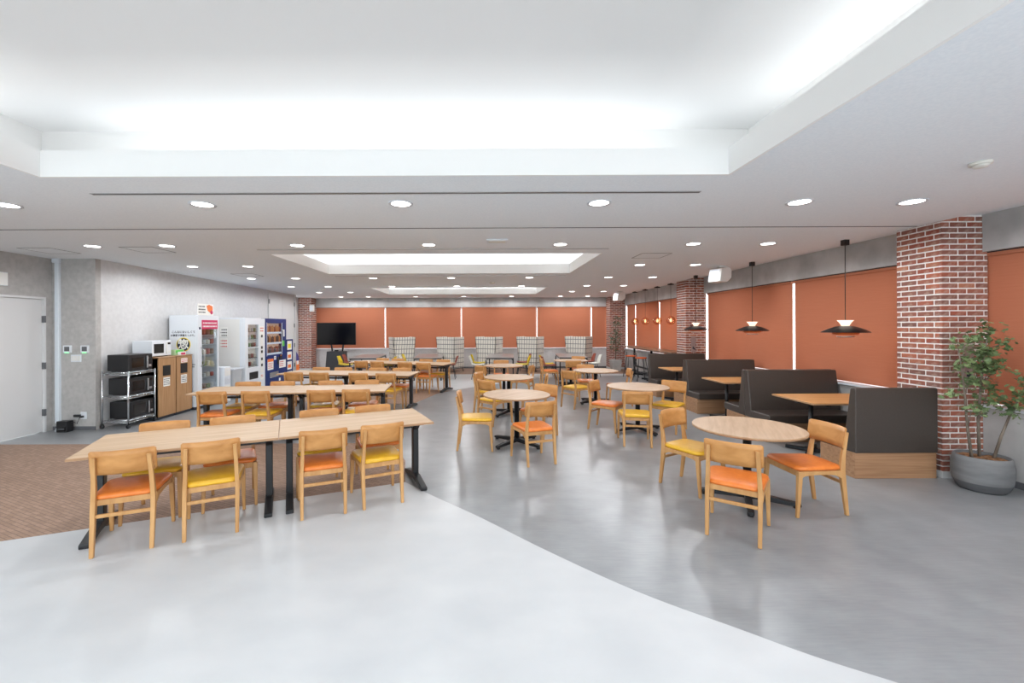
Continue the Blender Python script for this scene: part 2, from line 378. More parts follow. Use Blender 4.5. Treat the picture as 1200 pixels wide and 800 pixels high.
flat('floor_brown_middle', [(-4.9, 9.75), (-1.55, 9.28), (-1.489, 9.625), (-1.182, 10.788), (-.84, 11.27), (-4.6, 12.4)], 'brownfloor', .002, 'brown woven floor band under the rear long tables')
flat('floor_pale_rear', [(-6.7, 13.05)] + spline([(-.819, 11.279), (-.315, 11.863), (.959, 13.049), (2.035, 13.985), (4.0, 14.45), (5.52, 14.6)]) + [(5.52, 15.06), (-6.75, 15.06)], 'lightfloor', .003, 'pale grey vinyl floor band at the back')
flat('floor_brown_rear', [(-6.78, 15.06), (5.52, 15.06), (5.52, YB), (-6.9, YB)], 'brownfloor', .002, 'brown woven floor strip by the far windows')

# ------------------------------------------------------------------ ceiling with three coved trays
TX0, TX1 = -3.36, 1.86
TRAYS = [(.75, 3.235), (6.74, 9.24), (12.72, 15.2)]
cb = B(); y = Y0
for a, b in TRAYS:
    a -= .01; b += .01; cb.box(-7.4, 5.07, y, a, ZC, ZC+.02); cb.box(-7.4, TX0-.01, a, b, ZC, ZC+.02); cb.box(TX1+.01, 5.07, a, b, ZC, ZC+.02); y = b
cb.box(-7.4, 5.07, y, YB+.1, ZC, ZC+.02)
struct('ceiling', cb, 'ceil', 'flat white ceiling board with recessed trays')
struct('ceiling_perimeter', B().box(5.05, 5.8, Y0, YB+.1, ZR, ZR+.02).box(5.05, 5.07, Y0, YB+.1, ZC+.02, ZR), 'ceil', 'raised white ceiling strip along the windows')
LG = .40; ZU = 3.37; LIP = 3.045
cove_n = 0
for i, (a, b) in enumerate(TRAYS):
    t = B()
    t.box(TX0-.02, TX0, a-.02, b+.02, ZC-.002, LIP); t.box(TX1, TX1+.02, a-.02, b+.02, ZC-.002, LIP)
    t.box(TX0, TX1, a-.02, a, ZC-.002, LIP); t.box(TX0, TX1, b, b+.02, ZC-.002, LIP)
    X0, X1, Y_0, Y_1 = TX0-LG, TX1+LG, a-LG, b+LG
    t.box(X0-.03, X0, Y_0-.03, Y_1+.03, ZC+.02, ZU); t.box(X1, X1+.03, Y_0-.03, Y_1+.03, ZC+.02, ZU)
    t.box(X0, X1, Y_0-.03, Y_0, ZC+.02, ZU); t.box(X0, X1, Y_1, Y_1+.03, ZC+.02, ZU)
    t.box(X0-.03, X1+.03, Y_0-.03, Y_1+.03, ZU, ZU+.03)
    tr = struct('ceiling_tray' if i == 0 else 'ceiling_tray.%03d' % i, t, 'tray', ['near', 'middle', 'far'][i] + ' recessed white ceiling tray with a lit cove')
    for (cx, cy, L, rz, tilt) in (((TX0+TX1)/2, b+.26, TX1-TX0-.5, 0, 1), ((TX0+TX1)/2, a-.26, TX1-TX0-.5, 0, -1), (TX0-.26, (a+b)/2, b-a, R(90), 1), (TX1+.26, (a+b)/2, b-a, R(90), -1)):
        bt = ob('batten', B().box(-L/2, L/2, -.02, .02, 0, .03), 'white', tr, (cx, cy, ZC+.021), (0, 0, rz))
        ld = bpy.data.lights.new('cove_lamp', 'AREA'); ld.shape = 'RECTANGLE'; ld.size = L; ld.size_y = .05; ld.energy = COVE_W*L*(.72, 2.6, 4.4)[i]; ld.color = (.97, .985, 1.0)
        lo = bpy.data.objects.new('cove_lamp', ld); C.objects.link(lo); lo.parent = tr
        lo.location = (cx, cy, ZC+.07); lo.rotation_euler = (R(180), 0, rz)
# grooves and air slots in the ceiling
struct('trim_1', B().box(-7.2, 5.05, 4.965, 4.985, ZC-.004, ZC+.001), 'groove', 'thin joint line across the ceiling')
for k, yy in enumerate((3.66, 6.33, 9.66, 12.3)):
    s = ob('air_slot', B().box(TX0, TX1, yy-.022, yy-.012, ZC-.005, ZC+.001).box(TX0, TX1, yy+.012, yy+.022, ZC-.005, ZC+.001).mesh('air_slot'), 'steel')
    tag(s, ['long thin air slot across the ceiling just beyond the near tray', 'thin air slot in front of the middle ceiling tray', 'thin air slot behind the middle ceiling tray', 'thin air slot in front of the far ceiling tray'][k], 'air vent', 'ceiling air slots')
    ob('slot', B().box(TX0, TX1, yy-.012, yy+.012, ZC-.003, ZC+.001).mesh('slot'), 'interior', s)

# ------------------------------------------------------------------ downlights
dl_ring = B().lathe([(.088, 0), (.112, 0), (.112, -.008), (.088, -.004)], 24, cap0=False, cap1=False).mesh('trim_ring')
dl_lens = B().lathe([(.088, -.003), (.088, -.001)], 24).mesh('lens')
dl_ring.materials.append(M['white']); dl_lens.materials.append(M['lens'])
spot = bpy.data.lights.new('downlight_lamp', 'SPOT'); spot.energy = DOWN_W; spot.spot_size = R(176); spot.spot_blend = .25; spot.shadow_soft_size = .09; spot.color = (.96, .98, 1.0)
XS = [-5.50, -4.45, -2.62, -.77, 1.08, 2.95, 4.0]
ORD = ['leftmost', 'second from left', 'third from left', 'fourth from left', 'fifth from left', 'sixth from left', 'seventh from left', 'eighth from left', 'ninth from left']
RN = {-4: 'unseen rearmost row behind the viewer', -2: 'unseen second row behind the viewer', 0: 'unseen row above the viewer', 2: 'unseen row flanking the near tray', 3.98: 'row just beyond the near tray', 6.0: 'row just before the middle tray', 8.06: 'row flanking the middle tray', 10.1: 'row just behind the middle tray', 12.2: 'row just before the far tray', 14.25: 'row flanking the far tray', 16.45: 'row nearest the far blinds'}
for row, yy in enumerate((-4, -2, 0, 2, 3.98, 6.0, 8.06, 10.1, 12.2, 14.25, 16.45)):  # rows up to the near tray are unseen, repeated for their light
    n_row = -1
    for j, xx in enumerate(XS):
        if yy <= 6.5 and j == 0 and yy < 5: xx = -5.55
        if any(a-.45 < yy < b+.45 for a, b in TRAYS) and TX0-.45 < xx < TX1+.45 and not (yy in (3.98, 12.2)): 
            continue
        if yy == 3.98 and j == 0: continue
        n_row += 1; xw = xx
        t = thing('downlight', 'lit round ceiling downlight, %s in the %s' % (ORD[n_row], RN[yy]), 'downlight', (xw, yy, ZC), 0, 'ceiling downlights')
        ob('trim_ring', dl_ring, None, t); ob('lens', dl_lens, None, t)
        lo = bpy.data.objects.new('downlight_lamp', spot); C.objects.link(lo); lo.parent = t; lo.location = (0, 0, -.02)

# ------------------------------------------------------------------ walls
# far wall with window band
SILL = .79; BT = 2.47
struct('wall_back_low', B().box(-7.35, 5.8, YB, YB+.2, 0, SILL), 'wallpaper', 'pale grey wall below the far windows')
struct('wall_back', B().box(-7.35, 5.8, YB, YB+.2, BT, ZR), 'concrete', 'grey concrete band above the far windows')
struct('trim_2', B().box(-6.8, 4.95, YB-.06, YB+.22, SILL, SILL+.03), 'white', 'white window ledge along the far wall')
struct('wall_right', B().box(XW, XW+.24, Y0, YB, 0, SILL).box(XW, XW+.24, Y0, YB, 2.5, ZR), 'concrete', 'grey concrete window wall below and above the blinds')
struct('trim_3', B().box(XW-.05, XW+.26, Y0, YB, SILL, SILL+.03), 'white', 'white window ledge along the side wall')
struct('baseboard_right', B().box(XW-.012, XW, Y0, YB, 0, .07), 'groove')
struct('baseboard_back', B().box(-6.8, 5.5, YB-.012, YB, 0, .07), 'groove')
def blind(name, label, along, a, b, z0, z1, fixed, group):
    t = thing(name, label, 'blind', (0, 0, 0), 0, group)
    if along == 'x':
        f = ob('fabric', B().box(a, b, fixed-.002, fixed+.002, z0+.02, z1-.03).mesh('fabric'), 'blind', t)
        bx('roller_cover', 'blind', t, a, b, fixed-.03, fixed+.03, z1-.05, z1-.012); bx('bottom_rail', 'blind', t, a, b, fixed-.008, fixed+.008, z0+.012, z0+.034)
        bx('head_rail', 'black', t, a, b, fixed-.035, fixed+.035, z1-.012, z1)
    else:
        f = ob('fabric', B().box(fixed-.002, fixed+.002, a, b, z0+.02, z1-.03).mesh('fabric'), 'blind', t)
        bx('roller_cover', 'blind', t, fixed-.03, fixed+.03, a, b, z1-.05, z1-.012); bx('bottom_rail', 'blind', t, fixed-.008, fixed+.008, a, b, z0+.012, z0+.034)
        bx('head_rail', 'black', t, fixed-.035, fixed+.035, a, b, z1-.012, z1)
    return t
gb = [-6.95, -3.97, -.90, 2.13, 4.33, 5.0]; hw = .03
far_l = ['terracotta roller blind behind the television', 'terracotta roller blind behind the two leftmost checked armchairs', 'middle terracotta roller blind of the far window wall', 'terracotta roller blind behind the rightmost checked armchair', 'narrow terracotta roller blind beside the corner brick pillar']
for i in range(5):
    blind('roller_blind', far_l[i], 'x', gb[i]+(hw if i else 0), gb[i+1]-(hw if i < 4 else 0), SILL+.03, BT, YB+.05, 'far window blinds')
    w = struct('window_%d' % (i+1), B().box(gb[i], gb[i]+.03, YB+.14, YB+.18, SILL+.03, BT).box(gb[i+1]-.03, gb[i+1], YB+.14, YB+.18, SILL+.03, BT).box(gb[i], gb[i+1], YB+.14, YB+.18, SILL+.03, SILL+.07).box(gb[i], gb[i+1], YB+.14, YB+.18, BT-.04, BT), 'white')
    ob('pane', B().box(gb[i]+.03, gb[i+1]-.03, YB+.158, YB+.162, SILL+.07, BT-.04), 'glass', w)
side = [(-3.0, -.45), (-.36, 2.1), (2.19, 4.85), (5.15, 7.68), (7.74, 10.66), (11.20, 13.58), (13.63, 15.73), (15.78, 16.68)]
side_l = ['unseen terracotta roller blind far toward the room entrance', 'unseen terracotta roller blind before the large potted tree', 'dark terracotta roller blind beside the large potted tree', 'terracotta roller blind behind the booth nearest the front', 'terracotta roller blind behind the middle booth',
          'terracotta roller blind behind the bar counter next to the brick pillar', 'terracotta roller blind behind the hanging globe lamps', 'narrow terracotta roller blind behind the far corner plant']
for i, (a, b) in enumerate(side):  # the unseen foremost blinds stay closed to hold back side daylight
    blind('roller_blind', side_l[i], 'y', a, b, SILL+.03, 2.5, XW+.085, 'side window blinds')
    w = struct('window_%d' % (i+6), B().box(XW+.16, XW+.2, a-.04, a, SILL+.03, 2.5).box(XW+.16, XW+.2, b, b+.04, SILL+.03, 2.5).box(XW+.16, XW+.2, a, b, SILL+.03, SILL+.07).box(XW+.16, XW+.2, a, b, 2.46, 2.5), 'white')
    ob('pane', B().box(XW+.178, XW+.182, a, b, SILL+.07, 2.46), 'glass', w)
# left side walls
def wall_seg(name, p, q, z0, z1, th, mat, label):
    d = Vector((q[0]-p[0], q[1]-p[1])); L = d.length; n = Vector((-d.y, d.x)).normalized()*th
    poly = [p, q, (q[0]+n.x, q[1]+n.y), (p[0]+n.x, p[1]+n.y)]
    return struct(name, B().prism(poly, z0, z1, 'z'), mat, label)
wall_seg('wall_left_far', (-7.275, 15.36), (-7.275, YB+.2), 0, ZC, .1, 'wallpaper', 'pale wall strip beside the far brick pillar')
wall_seg('wall_left', (xleft(YL0+.05), YL0+.05), (xleft(15.36), 15.36), 0, ZC, .15, 'wallpaper', 'pale grey plastered long wall behind the vending machines')
struct('wall_front_left', B().box(-7.35, XL0, YL0-.004, YL0+.1, 0, ZC), 'darkwall', 'grey plastered wall facing the room beside the white door')
struct('wall_left_near', B().box(-7.32, -7.18, 6.98, YL0, 0, ZC).box(-7.32, -7.18, 6.02, 6.98, 2.19, ZC).box(-7.32, -7.18, Y0, 6.02, 0, ZC), 'darkwall', 'grey plastered wall with the white door')
wb = B().box(-7.4, 5.8, Y0-.2, Y0, 0, .25).box(-7.4, 5.8, Y0-.2, Y0, 2.65, ZR+.1)
for xx in (-7.4, -4.2, -1.0, 2.2, 5.4): wb.box(xx, xx+.3, Y0-.2, Y0, .25, 2.65)
struct('wall_behind', wb, 'wallpaper', 'unseen pale wall behind the viewer, tall windows added for daylight')
for k, xx in enumerate((-7.1, -3.9, -.7, 2.5)):  # unseen windows added so daylight reaches the foreground
    w = struct('window_%d' % (k+20), B().box(xx, xx+.04, Y0-.12, Y0-.08, .25, 2.65).box(xx+2.86, xx+2.9, Y0-.12, Y0-.08, .25, 2.65).box(xx, xx+2.9, Y0-.12, Y0-.08, .25, .29).box(xx, xx+2.9, Y0-.12, Y0-.08, 2.61, 2.65).box(xx+1.43, xx+1.47, Y0-.12, Y0-.08, .25, 2.65), 'white')
    ob('pane', B().box(xx+.04, xx+1.43, Y0-.102, Y0-.098, .29, 2.61), 'glass', w); ob('pane', B().box(xx+1.47, xx+2.86, Y0-.102, Y0-.098, .29, 2.61), 'glass', w)
struct('baseboard_left', B().box(-7.17, XL0, YL0-.012, YL0, 0, .06), 'groove')
d1 = struct('door_1', B().box(-7.26, -7.20, 6.03, 6.955, .008, 2.165), 'doorwhite', 'white flush door in the near left wall', bevel=.004)
ob('door_frame', B().box(-7.27, -7.165, 6.955, 6.985, 0, 2.20).box(-7.27, -7.165, 6.0, 6.03, 0, 2.20).box(-7.27, -7.165, 6.03, 6.955, 2.165, 2.20), 'doorwhite', d1)
for z in (.32, 1.08, 1.84): bx('hinge', 'steelhinge', d1, -7.2, -7.155, 6.945, 6.975, z-.055, z+.055)
ob('lever', B().box(-7.2, -7.15, 6.09, 6.11, .98, 1.0).box(-7.16, -7.145, 6.09, 6.22, .98, 1.0), 'steelhinge', d1)
# tall white double door in the long wall
def lw(y, off): return xleft(y)+off
d2 = struct('door_2', B().prism([(lw(13.3, .002), 13.3), (lw(13.3, .03), 13.3), (lw(14.28, .03), 14.28), (lw(14.28, .002), 14.28)], .01, 2.75, 'z'), 'doorwhite', 'tall white door leaf behind the navy vending machine')
d3 = struct('door_3', B().prism([(lw(14.3, .002), 14.3), (lw(14.3, .03), 14.3), (lw(15.28, .03), 15.28), (lw(15.28, .002), 15.28)], .01, 2.75, 'z'), 'doorwhite', 'tall white door leaf next to the brick pillar')
for d, yy in ((d2, 13.31), (d3, 15.27)):
    for z in (.35, 1.05, 1.75, 2.5): bx('hinge', 'steelhinge', d, lw(yy, .03), lw(yy, .045), yy-.03, yy+.03, z-.07, z+.07)
struct('trim_4', B().box(lw(15.4, 0), lw(15.4, .06), 15.3, 15.36, 0, ZC), 'doorwhite', 'white door jamb beside the brick pillar')

# ------------------------------------------------------------------ brick pillars
BW, BH, MJ = .176, .0475, .0140
def brick_spans(w, off):
    p = BW+MJ; out = []; x = -off
    while x < w:
        a = max(x, 0); b = min(x+BW, w)
        if b-a > .015: out.append((a, b))
        x += p
    return out
def pillar(name, label, x0, x1, y0, y1, faces, single):
    core = struct(name, B().box(x0+.006, x1-(.006 if 'right' in faces else 0), y0+.006, y1, 0, ZR), 'mortar', label)
    course = BH+MJ; n = int((ZR-.07)/course)+1
    st = B(); cache = {}
    zs = .075
    for i in range(n):
        z = zs+i*course; z1 = min(z+BH, ZR)
        if z1-z < .01: continue
        off = (0 if i % 2 else BW/2+MJ/2)
        for f in faces:
            w = (x1-x0) if f == 'front' else (y1-y0)
            for a, b in brick_spans(w, off):
                if f == 'front': bb = (x0+a, x0+b, y0+random.uniform(-.003, .002), y0+.03, z, z1)
                elif f == 'left':
                    if a < .001: a = .031
                    bb = (x0+random.uniform(-.003, .002), x0+.03, y0+a, y0+b, z, z1)
                else:
                    if a < .001: a = .031
                    bb = (x1-.03, x1+random.uniform(-.002, .003), y0+a, y0+b, z, z1)
                if b-a < .015: continue
                if single and not (f == 'left' and z < .93):
                    cx = ((bb[0]+bb[1])/2, (bb[2]+bb[3])/2, (bb[4]+bb[5])/2)
                    key = tuple(round(bb[k+1]-bb[k], 3) for k in (0, 2, 4))
                    if key not in cache:
                        hx, hy, hz = (k/2 for k in key); cache[key] = B().box(-hx, hx, -hy, hy, -hz, hz).mesh('brick', .004); cache[key].materials.append(M['brick'])
                    ob('brick', cache[key], None, core, cx)
                else: st.box(*bb)
    o = ob('bricks', st, 'brick', core); o['kind'] = 'stuff'
    ob('plinth', B().box(x0-.006, x1+.006, y0-.006, y1, 0, .07), 'wallpaper', core)
    return core
p1 = pillar('pillar_near', 'red brick pillar beside the large potted tree', 5.07, 5.58, 4.72, 5.24, ('front', 'left'), True)
p2 = pillar('pillar_middle', 'red brick pillar between the booths and the bar counter', 5.07, 5.58, 10.70, 11.22, ('front', 'left'), False)
p3 = pillar('pillar_corner', 'red brick pillar in the far corner behind the small plant', 4.93, 5.57, 16.70, 17.20, ('front', 'left'), False)
p4 = pillar('pillar_left_corner', 'red brick pillar beside the television', -7.27, -6.76, 16.72, 17.22, ('front', 'right'), False)
for (yy, z0, z1, xm, w, lab) in ((4.72, 1.03, 1.47, 5.345, .055, 'slim mauve-grey plate on the near brick pillar'), (10.70, 1.02, 1.42, 5.25, .055, 'slim mauve-grey plate on the middle brick pillar')):
    o = tag(ob('wall_plate', B().box(xm-w, xm+w, yy-.02, yy-.004, z0, z1).mesh('wall_plate', .003), plain('mauve plate', srgb(150, 132, 130), .5)), lab, 'wall plate', 'pillar plates')
    ob('badge', B().prism([(xm-.03, z0+.1), (xm+.04, z0+.06), (xm+.035, z0+.1), (xm-.02, z0+.16)], yy-.024, yy-.02, 'y'), 'ink', o)

# ------------------------------------------------------------------ dining chair
def loop_seat():
    rings = []
    def outline(sc, z):
        pts = []
        for (x, y) in rrect(2, 2, .34, 5):
            yy = y*.222*sc - .0; half = .195+.03*(y+1)/2
            pts.append((x*half*sc, yy, z))
        return pts
    return B().rings([outline(.94, .405), outline(1, .414), outline(1.0, .428), outline(.965, .440), outline(.85, .446), outline(.45, .449)])
def chair_parts():
    P = {}
    P['seat'] = loop_seat()
    fr = B()
    for s in (-1, 1):
        a = s*.192; b = s*.208
        # side rail with arched underside
        prof = [(-.20, .405), (.20, .405), (.20, .335), (.15, .362), (.06, .370), (-.06, .370), (-.14, .362), (-.20, .330)]
        vs = [(a+(b-a)*(y+.2)/.4-.010, y, z) for y, z in prof] + [(a+(b-a)*(y+.2)/.4+.010, y, z) for y, z in prof]
        n = len(prof); fr.add(vs, [tuple(range(n-1, -1, -1)), tuple(range(n, 2*n))] + [(i, (i+1) % n, (i+1) % n+n, i+n) for i in range(n)])
    fr.box(-.2, .2, .185, .205, .355, .405); fr.box(-.185, .185, -.205, -.185, .36, .405)
    P['seat_frame'] = fr
    P['leg_front_l'] = B().loft([(-.214, .222, 0, .012, .012), (-.208, .200, .30, .018, .018), (-.206, .195, .405, .019, .019)])
    P['leg_front_r'] = B().loft([(.214, .222, 0, .012, .012), (.208, .200, .30, .018, .018), (.206, .195, .405, .019, .019)])
    for s, k in ((-1, 'l'), (1, 'r')):
        P['leg_rear_'+k] = B().loft([(s*.181, -.255, 0, .0135, .0135), (s*.183, -.216, .32, .016, .021), (s*.182, -.208, .40, .016, .023), (s*.176, -.226, .55, .0145, .017), (s*.168, -.268, .735, .0135, .011)])
    P['stretcher'] = B().box(-.18, .18, -.232, -.214, .275, .302)
    b = B(); NU, NV = 32, 4; th = .0065
    def pt(u, v, side):
        x = u*.205; e = max(0, abs(x)-.192); cut = .013-math.sqrt(max(0, .013**2-e**2)) if e > 0 else 0
        zc = .687; hz = .092-cut; z = zc+v*hz
        y = -.259+.042*(x/.205)**2-.16*(z-.687) + side*th
        return (x, y, z)
    for side in (-1, 1):
        vs = [pt(-1+2*i/NU, -1+2*j/NV, side) for i in range(NU+1) for j in range(NV+1)]
        fs = [(i*(NV+1)+j, (i+1)*(NV+1)+j, (i+1)*(NV+1)+j+1, i*(NV+1)+j+1) for i in range(NU) for j in range(NV)]
        b.add(vs, fs, True)
    n = (NU+1)*(NV+1)
    border = [i*(NV+1) for i in range(NU+1)] + [NU*(NV+1)+j for j in range(1, NV+1)] + [i*(NV+1)+NV for i in range(NU-1, -1, -1)] + [j for j in range(NV-1, 0, -1)]
    for k in range(len(border)): p, q = border[k], border[(k+1) % len(border)]; b.f.append((p, q, q+n, p+n)); b.sm.append(False)
    P['backrest'] = b
    return P
CP = chair_parts()
bev = {'seat': 0, 'backrest': 0}
CM = {k: v.mesh(k.split('_')[0] if k.startswith('leg') else k, bev.get(k, .003)) for k, v in CP.items()}
for k, me in CM.items():
    me.materials.append(M['backwood'] if k == 'backrest' else M['orange_seat'] if k == 'seat' else M['chairwood'])
seat_y = CM['seat'].copy(); seat_y.materials.clear(); seat_y.materials.append(M['yellow_seat'])
def chair(col, rear, face, label, group):
    fx, fy = face; L = math.hypot(fx, fy); fx, fy = fx/L, fy/L
    t = thing('dining_chair', label, 'chair', (rear[0]+.255*fx, rear[1]+.255*fy, .003), math.atan2(-fx, fy), group)
    for k, me in CM.items():
        nm = 'leg' if k.startswith('leg') else k
        ob(nm, seat_y if (k == 'seat' and col == 'yellow') else me, None, t)
    return t

# ------------------------------------------------------------------ long tables
TH = .72; TL = 1.432; TD = .80
def long_table(label, origin, ang, group):
    t = thing('long_table', label, 'table', (origin[0], origin[1], .003), ang, group)   # origin: middle of the table
    ob('tabletop', B().box(-TL/2, TL/2, -TD/2, TD/2, TH-.026, TH-.003).mesh('tabletop', .003), 'oak', t)
    ob('edge_band', B().box(-TL/2-.002, TL/2+.002, -TD/2-.002, TD/2+.002, TH-.024, TH-.006), 'edge', t)
    for s in (-1, 1):
        x = s*(TL/2-.085)
        l = ob('leg', B().loft([(x, 0, .05, .03, .04), (x, 0, .64, .03, .04)]).mesh('leg', .006), 'black', t)
        ob('bracket', B().box(x-.03, x+.03, -.24, .24, .655, .694).prism([(-.15, .655), (.15, .655), (.05, .57), (-.05, .57)], x-.022, x+.022, 'x'), 'black', l)
        prof = [(-.345, 0), (-.345, .03), (-.33, .038), (-.22, .062), (-.08, .09), (.08, .09), (.22, .062), (.33, .038), (.345, .03), (.345, 0), (.28, 0), (.1, .03), (-.1, .03), (-.28, 0)]
        f = ob('foot', B().prism(prof, x-.033, x+.033, 'x').mesh('foot', .005), 'black', t)
    ob('crossbar', B().beam((-TL/2+.1, -.16, .667), (TL/2-.1, -.16, .667), .04, .028).beam((-TL/2+.1, .16, .667), (TL/2-.1, .16, .667), .04, .028).beam((-TL/2+.09, 0, .60), (TL/2-.09, 0, .60), .035, .03), 'black', t)
    return t
ROWS = [('front', (-3.125, 3.18), 24.8, (.373, .943, 1.80, 2.33), (.43, 1.0, 1.83, 2.41), 'oyoy', 'yoyo'),
        ('second', (-4.37, 6.235), 4.9, (.46, 1.06, 1.98, 2.48), (.50, 1.06, 1.84, 2.45), 'oyoy', 'yoyo'),
        ('third', (-4.335, 8.895), -7.9, (.50, 1.05, 1.88, 2.45), (.53, 1.06, 1.87, 2.43), 'oyoy', 'yoyo'),
        ('rearmost', (-3.745, 11.755), -19.3, (.55, 1.04, 1.87, 2.40), (.55, 1.06, 1.95, 2.48), 'yoyo', 'oyoy')]
cn = {'o': 'orange', 'y': 'yellow'}
orr = ['leftmost', 'second from left', 'third from left', 'rightmost']
for nm, fl, ang, near, far, cnr, cfr in ROWS:
    a = R(ang); u = (math.cos(a), math.sin(a)); n = (-u[1], u[0])
    pos = lambda s, d: (fl[0]+u[0]*s+n[0]*d, fl[1]+u[1]*s+n[1]*d)
    long_table('pale oak folding table with black legs, left half of the %s long row' % nm, pos(TL/2, TD/2), a, 'long tables')
    long_table('pale oak folding table with black legs, right half of the %s long row' % nm, pos(TL*1.5+.006, TD/2), a, 'long tables')
    for k in range(4):
        jit = random.uniform(-.05, .05)
        f = (n[0]+u[0]*jit, n[1]+u[1]*jit)
        chair(cn[cnr[k]], pos(near[k], -.135 - (.07 if nm != 'front' else 0)), f, '%s-seated chair, %s on the near side of the %s long table row' % (cn[cnr[k]], orr[k], nm), 'chairs at the long tables')
        chair(cn[cfr[k]], pos(far[k], TD+.09), (-f[0], -f[1]), '%s-seated chair, %s on the far side of the %s long table row' % (cn[cfr[k]], orr[k], nm), 'chairs at the long tables')

# ------------------------------------------------------------------ round tables
RR = .48
def round_table(label, x, y, a):
    t = thing('round_table', label, 'table', (x, y, .002), R(a), 'round tables')
    ob('tabletop', B().lathe([(RR-.004, TH-.028), (RR, TH-.024), (RR, TH-.006), (RR-.003, TH-.003)], 48, smooth=False), 'oakround', t)
    ob('edge_band', B().lathe([(RR+.0015, TH-.025), (RR+.0015, TH-.008)], 48), 'edge', t)
    ob('post', B().lathe([(.036, .06), (.036, TH-.035), (.11, TH-.033), (.11, TH-.028)], 16), 'black', t)
    for k in range(4):
        c, s = math.cos(R(90*k)), math.sin(R(90*k))
        prof = [(.0, .03), (.0, .095), (.06, .09), (.40, .052), (.425, .045), (.425, .02), (.40, .018), (.06, .03)]
        m = B(); vs = []
        for w in (-.028, .028):
            for (r, z) in prof: vs.append((r*c-w*s, r*s+w*c, z))
        q = len(prof); m.add(vs, [tuple(range(q-1, -1, -1)), tuple(range(q, 2*q))] + [(i, (i+1) % q, (i+1) % q+q, i+q) for i in range(q)])
        f = ob('foot', m.mesh('foot', .004), 'black', t)
        ob('glide', B().lathe([(.026, 0), (.026, .022)], 12, (.39*c, .39*s, 0)), 'darkplastic', f)
    return t
round_table('round pale wood table nearest the front, beside the booths', 2.55, 4.14, 62)
round_table('round pale wood table, second back in the booth-side column', 2.49, 6.92, 20)
round_table('round pale wood table, third back in the booth-side column', 2.46, 9.42, 30)
round_table('round pale wood table farthest back in the booth-side column', 2.48, 12.2, 40)
round_table('round pale wood table, frontmost in the middle column', .47, 6.17, 45)
round_table('round pale wood table, second back in the middle column', .48, 8.27, 54)
round_table('round pale wood table farthest back in the middle column', .50, 10.7, 12)
G = 'chairs at the round tables'
chair('orange', (1.95, 3.355), (.59, .80), 'orange-seated chair with its back turned, at the nearest round table', G)
chair('orange', (3.225, 3.985), (-1, -.03), 'orange-seated chair between the nearest round table and the booth panel', G)
chair('yellow', (2.055, 4.70), (.51, -.86), 'yellow-seated chair behind the nearest round table, facing the front', G)
chair('yellow', (-.365, 5.99), (1, -.02), 'yellow-seated chair in profile, left of the frontmost middle round table', G)
chair('orange', (.70, 5.18), (-.30, .95), 'orange-seated chair with its back turned, at the frontmost middle round table', G)
chair('orange', (.99, 6.72), (-.62, -.78), 'orange-seated chair tucked behind the frontmost middle round table', G)
chair('yellow', (.01, 7.30), (.68, .73), 'yellow-seated chair with its back turned, at the second middle round table', G)
chair('yellow', (-.13, 8.50), (.90, -.40), 'yellow-seated chair left of the second middle round table', G)
chair('orange', (1.20, 8.10), (-1, .15), 'orange-seated chair seen edge-on, right of the second middle round table', G)
chair('yellow', (-.10, 10.0), (.80, .60), 'yellow-seated chair left of the farthest middle round table', G)
chair('orange', (.46, 11.5), (0, -1), 'orange-seated chair behind the farthest middle round table', G)
chair('orange', (1.14, 10.05), (-.92, .38), 'orange-seated chair right of the farthest middle round table', G)
chair('yellow', (2.14, 5.945), (.20, .98), 'yellow-seated chair with its back turned, at the second booth-side round table', G)
chair('orange', (1.82, 7.16), (.79, -.61), 'orange-seated chair left of the second booth-side round table', G)
chair('yellow', (3.17, 7.10), (-.72, -.69), 'yellow-seated chair between the second booth-side round table and the booths', G)
chair('yellow', (1.72, 8.79), (.81, .58), 'yellow-seated chair with its back turned, at the third booth-side round table', G)
chair('orange', (2.40, 10.15), (-.05, -1), 'orange-seated chair behind the third booth-side round table', G)
chair('orange', (3.13, 9.12), (-1, .12), 'chair seen edge-on beyond the second booth-side round table', G)
chair('yellow', (2.36, 11.25), (.05, 1), 'yellow-seated chair with its back turned, at the farthest booth-side round table', G)
chair('orange', (1.62, 12.2), (1, 0), 'orange-seated chair in profile, left of the farthest booth-side round table', G)
chair('orange', (2.85, 12.85), (-.5, -.86), 'orange-seated chair behind the farthest booth-side round table', G)

# ------------------------------------------------------------------ booths
BX0 = 4.09
def bench(label, spine, d, x1):
    # d=+1: sits facing away from the camera (seat beyond the spine); d=-1: faces the camera
    t = thing('booth_bench', label, 'bench', ((BX0+x1)/2, spine, 0), 0 if d > 0 else R(180), 'booth benches')
    h = (x1-BX0)/2
    ob('base', B().box(-h+.004, h-.004, .012, .50, 0, .283).mesh('base', .003), 'boothwood', t)
    ob('seat_cushion', B().box(-h, h, .13, .575, .284, .40).mesh('seat_cushion', .018, 3), 'leather', t)
    pr = [(.0, .284), (.0, .985), (.012, 1.0), (.055, 1.0), (.07, .985), (.15, .42), (.15, .284)]
    ob('backrest', B().prism(pr, -h, h, 'x').mesh('backrest', .008, 2), 'leather', t)
    return t
SP = [4.70, 6.70, 8.70, 10.64]
bench('brown leather booth bench nearest the front, its back panel facing out', SP[0], 1, 5.0)
bench('brown leather booth bench facing the front at the nearest booth table', SP[1]-.004, -1, 5.47)
bench('brown leather booth bench facing away at the middle booth table', SP[1]+.004, 1, 5.47)
bench('brown leather booth bench facing the front at the middle booth table', SP[2]-.004, -1, 5.47)
bench('brown leather booth bench facing away at the farthest booth table', SP[2]+.004, 1, 5.47)
bench('brown leather booth bench against the middle brick pillar', SP[3]-.004, -1, 5.47)
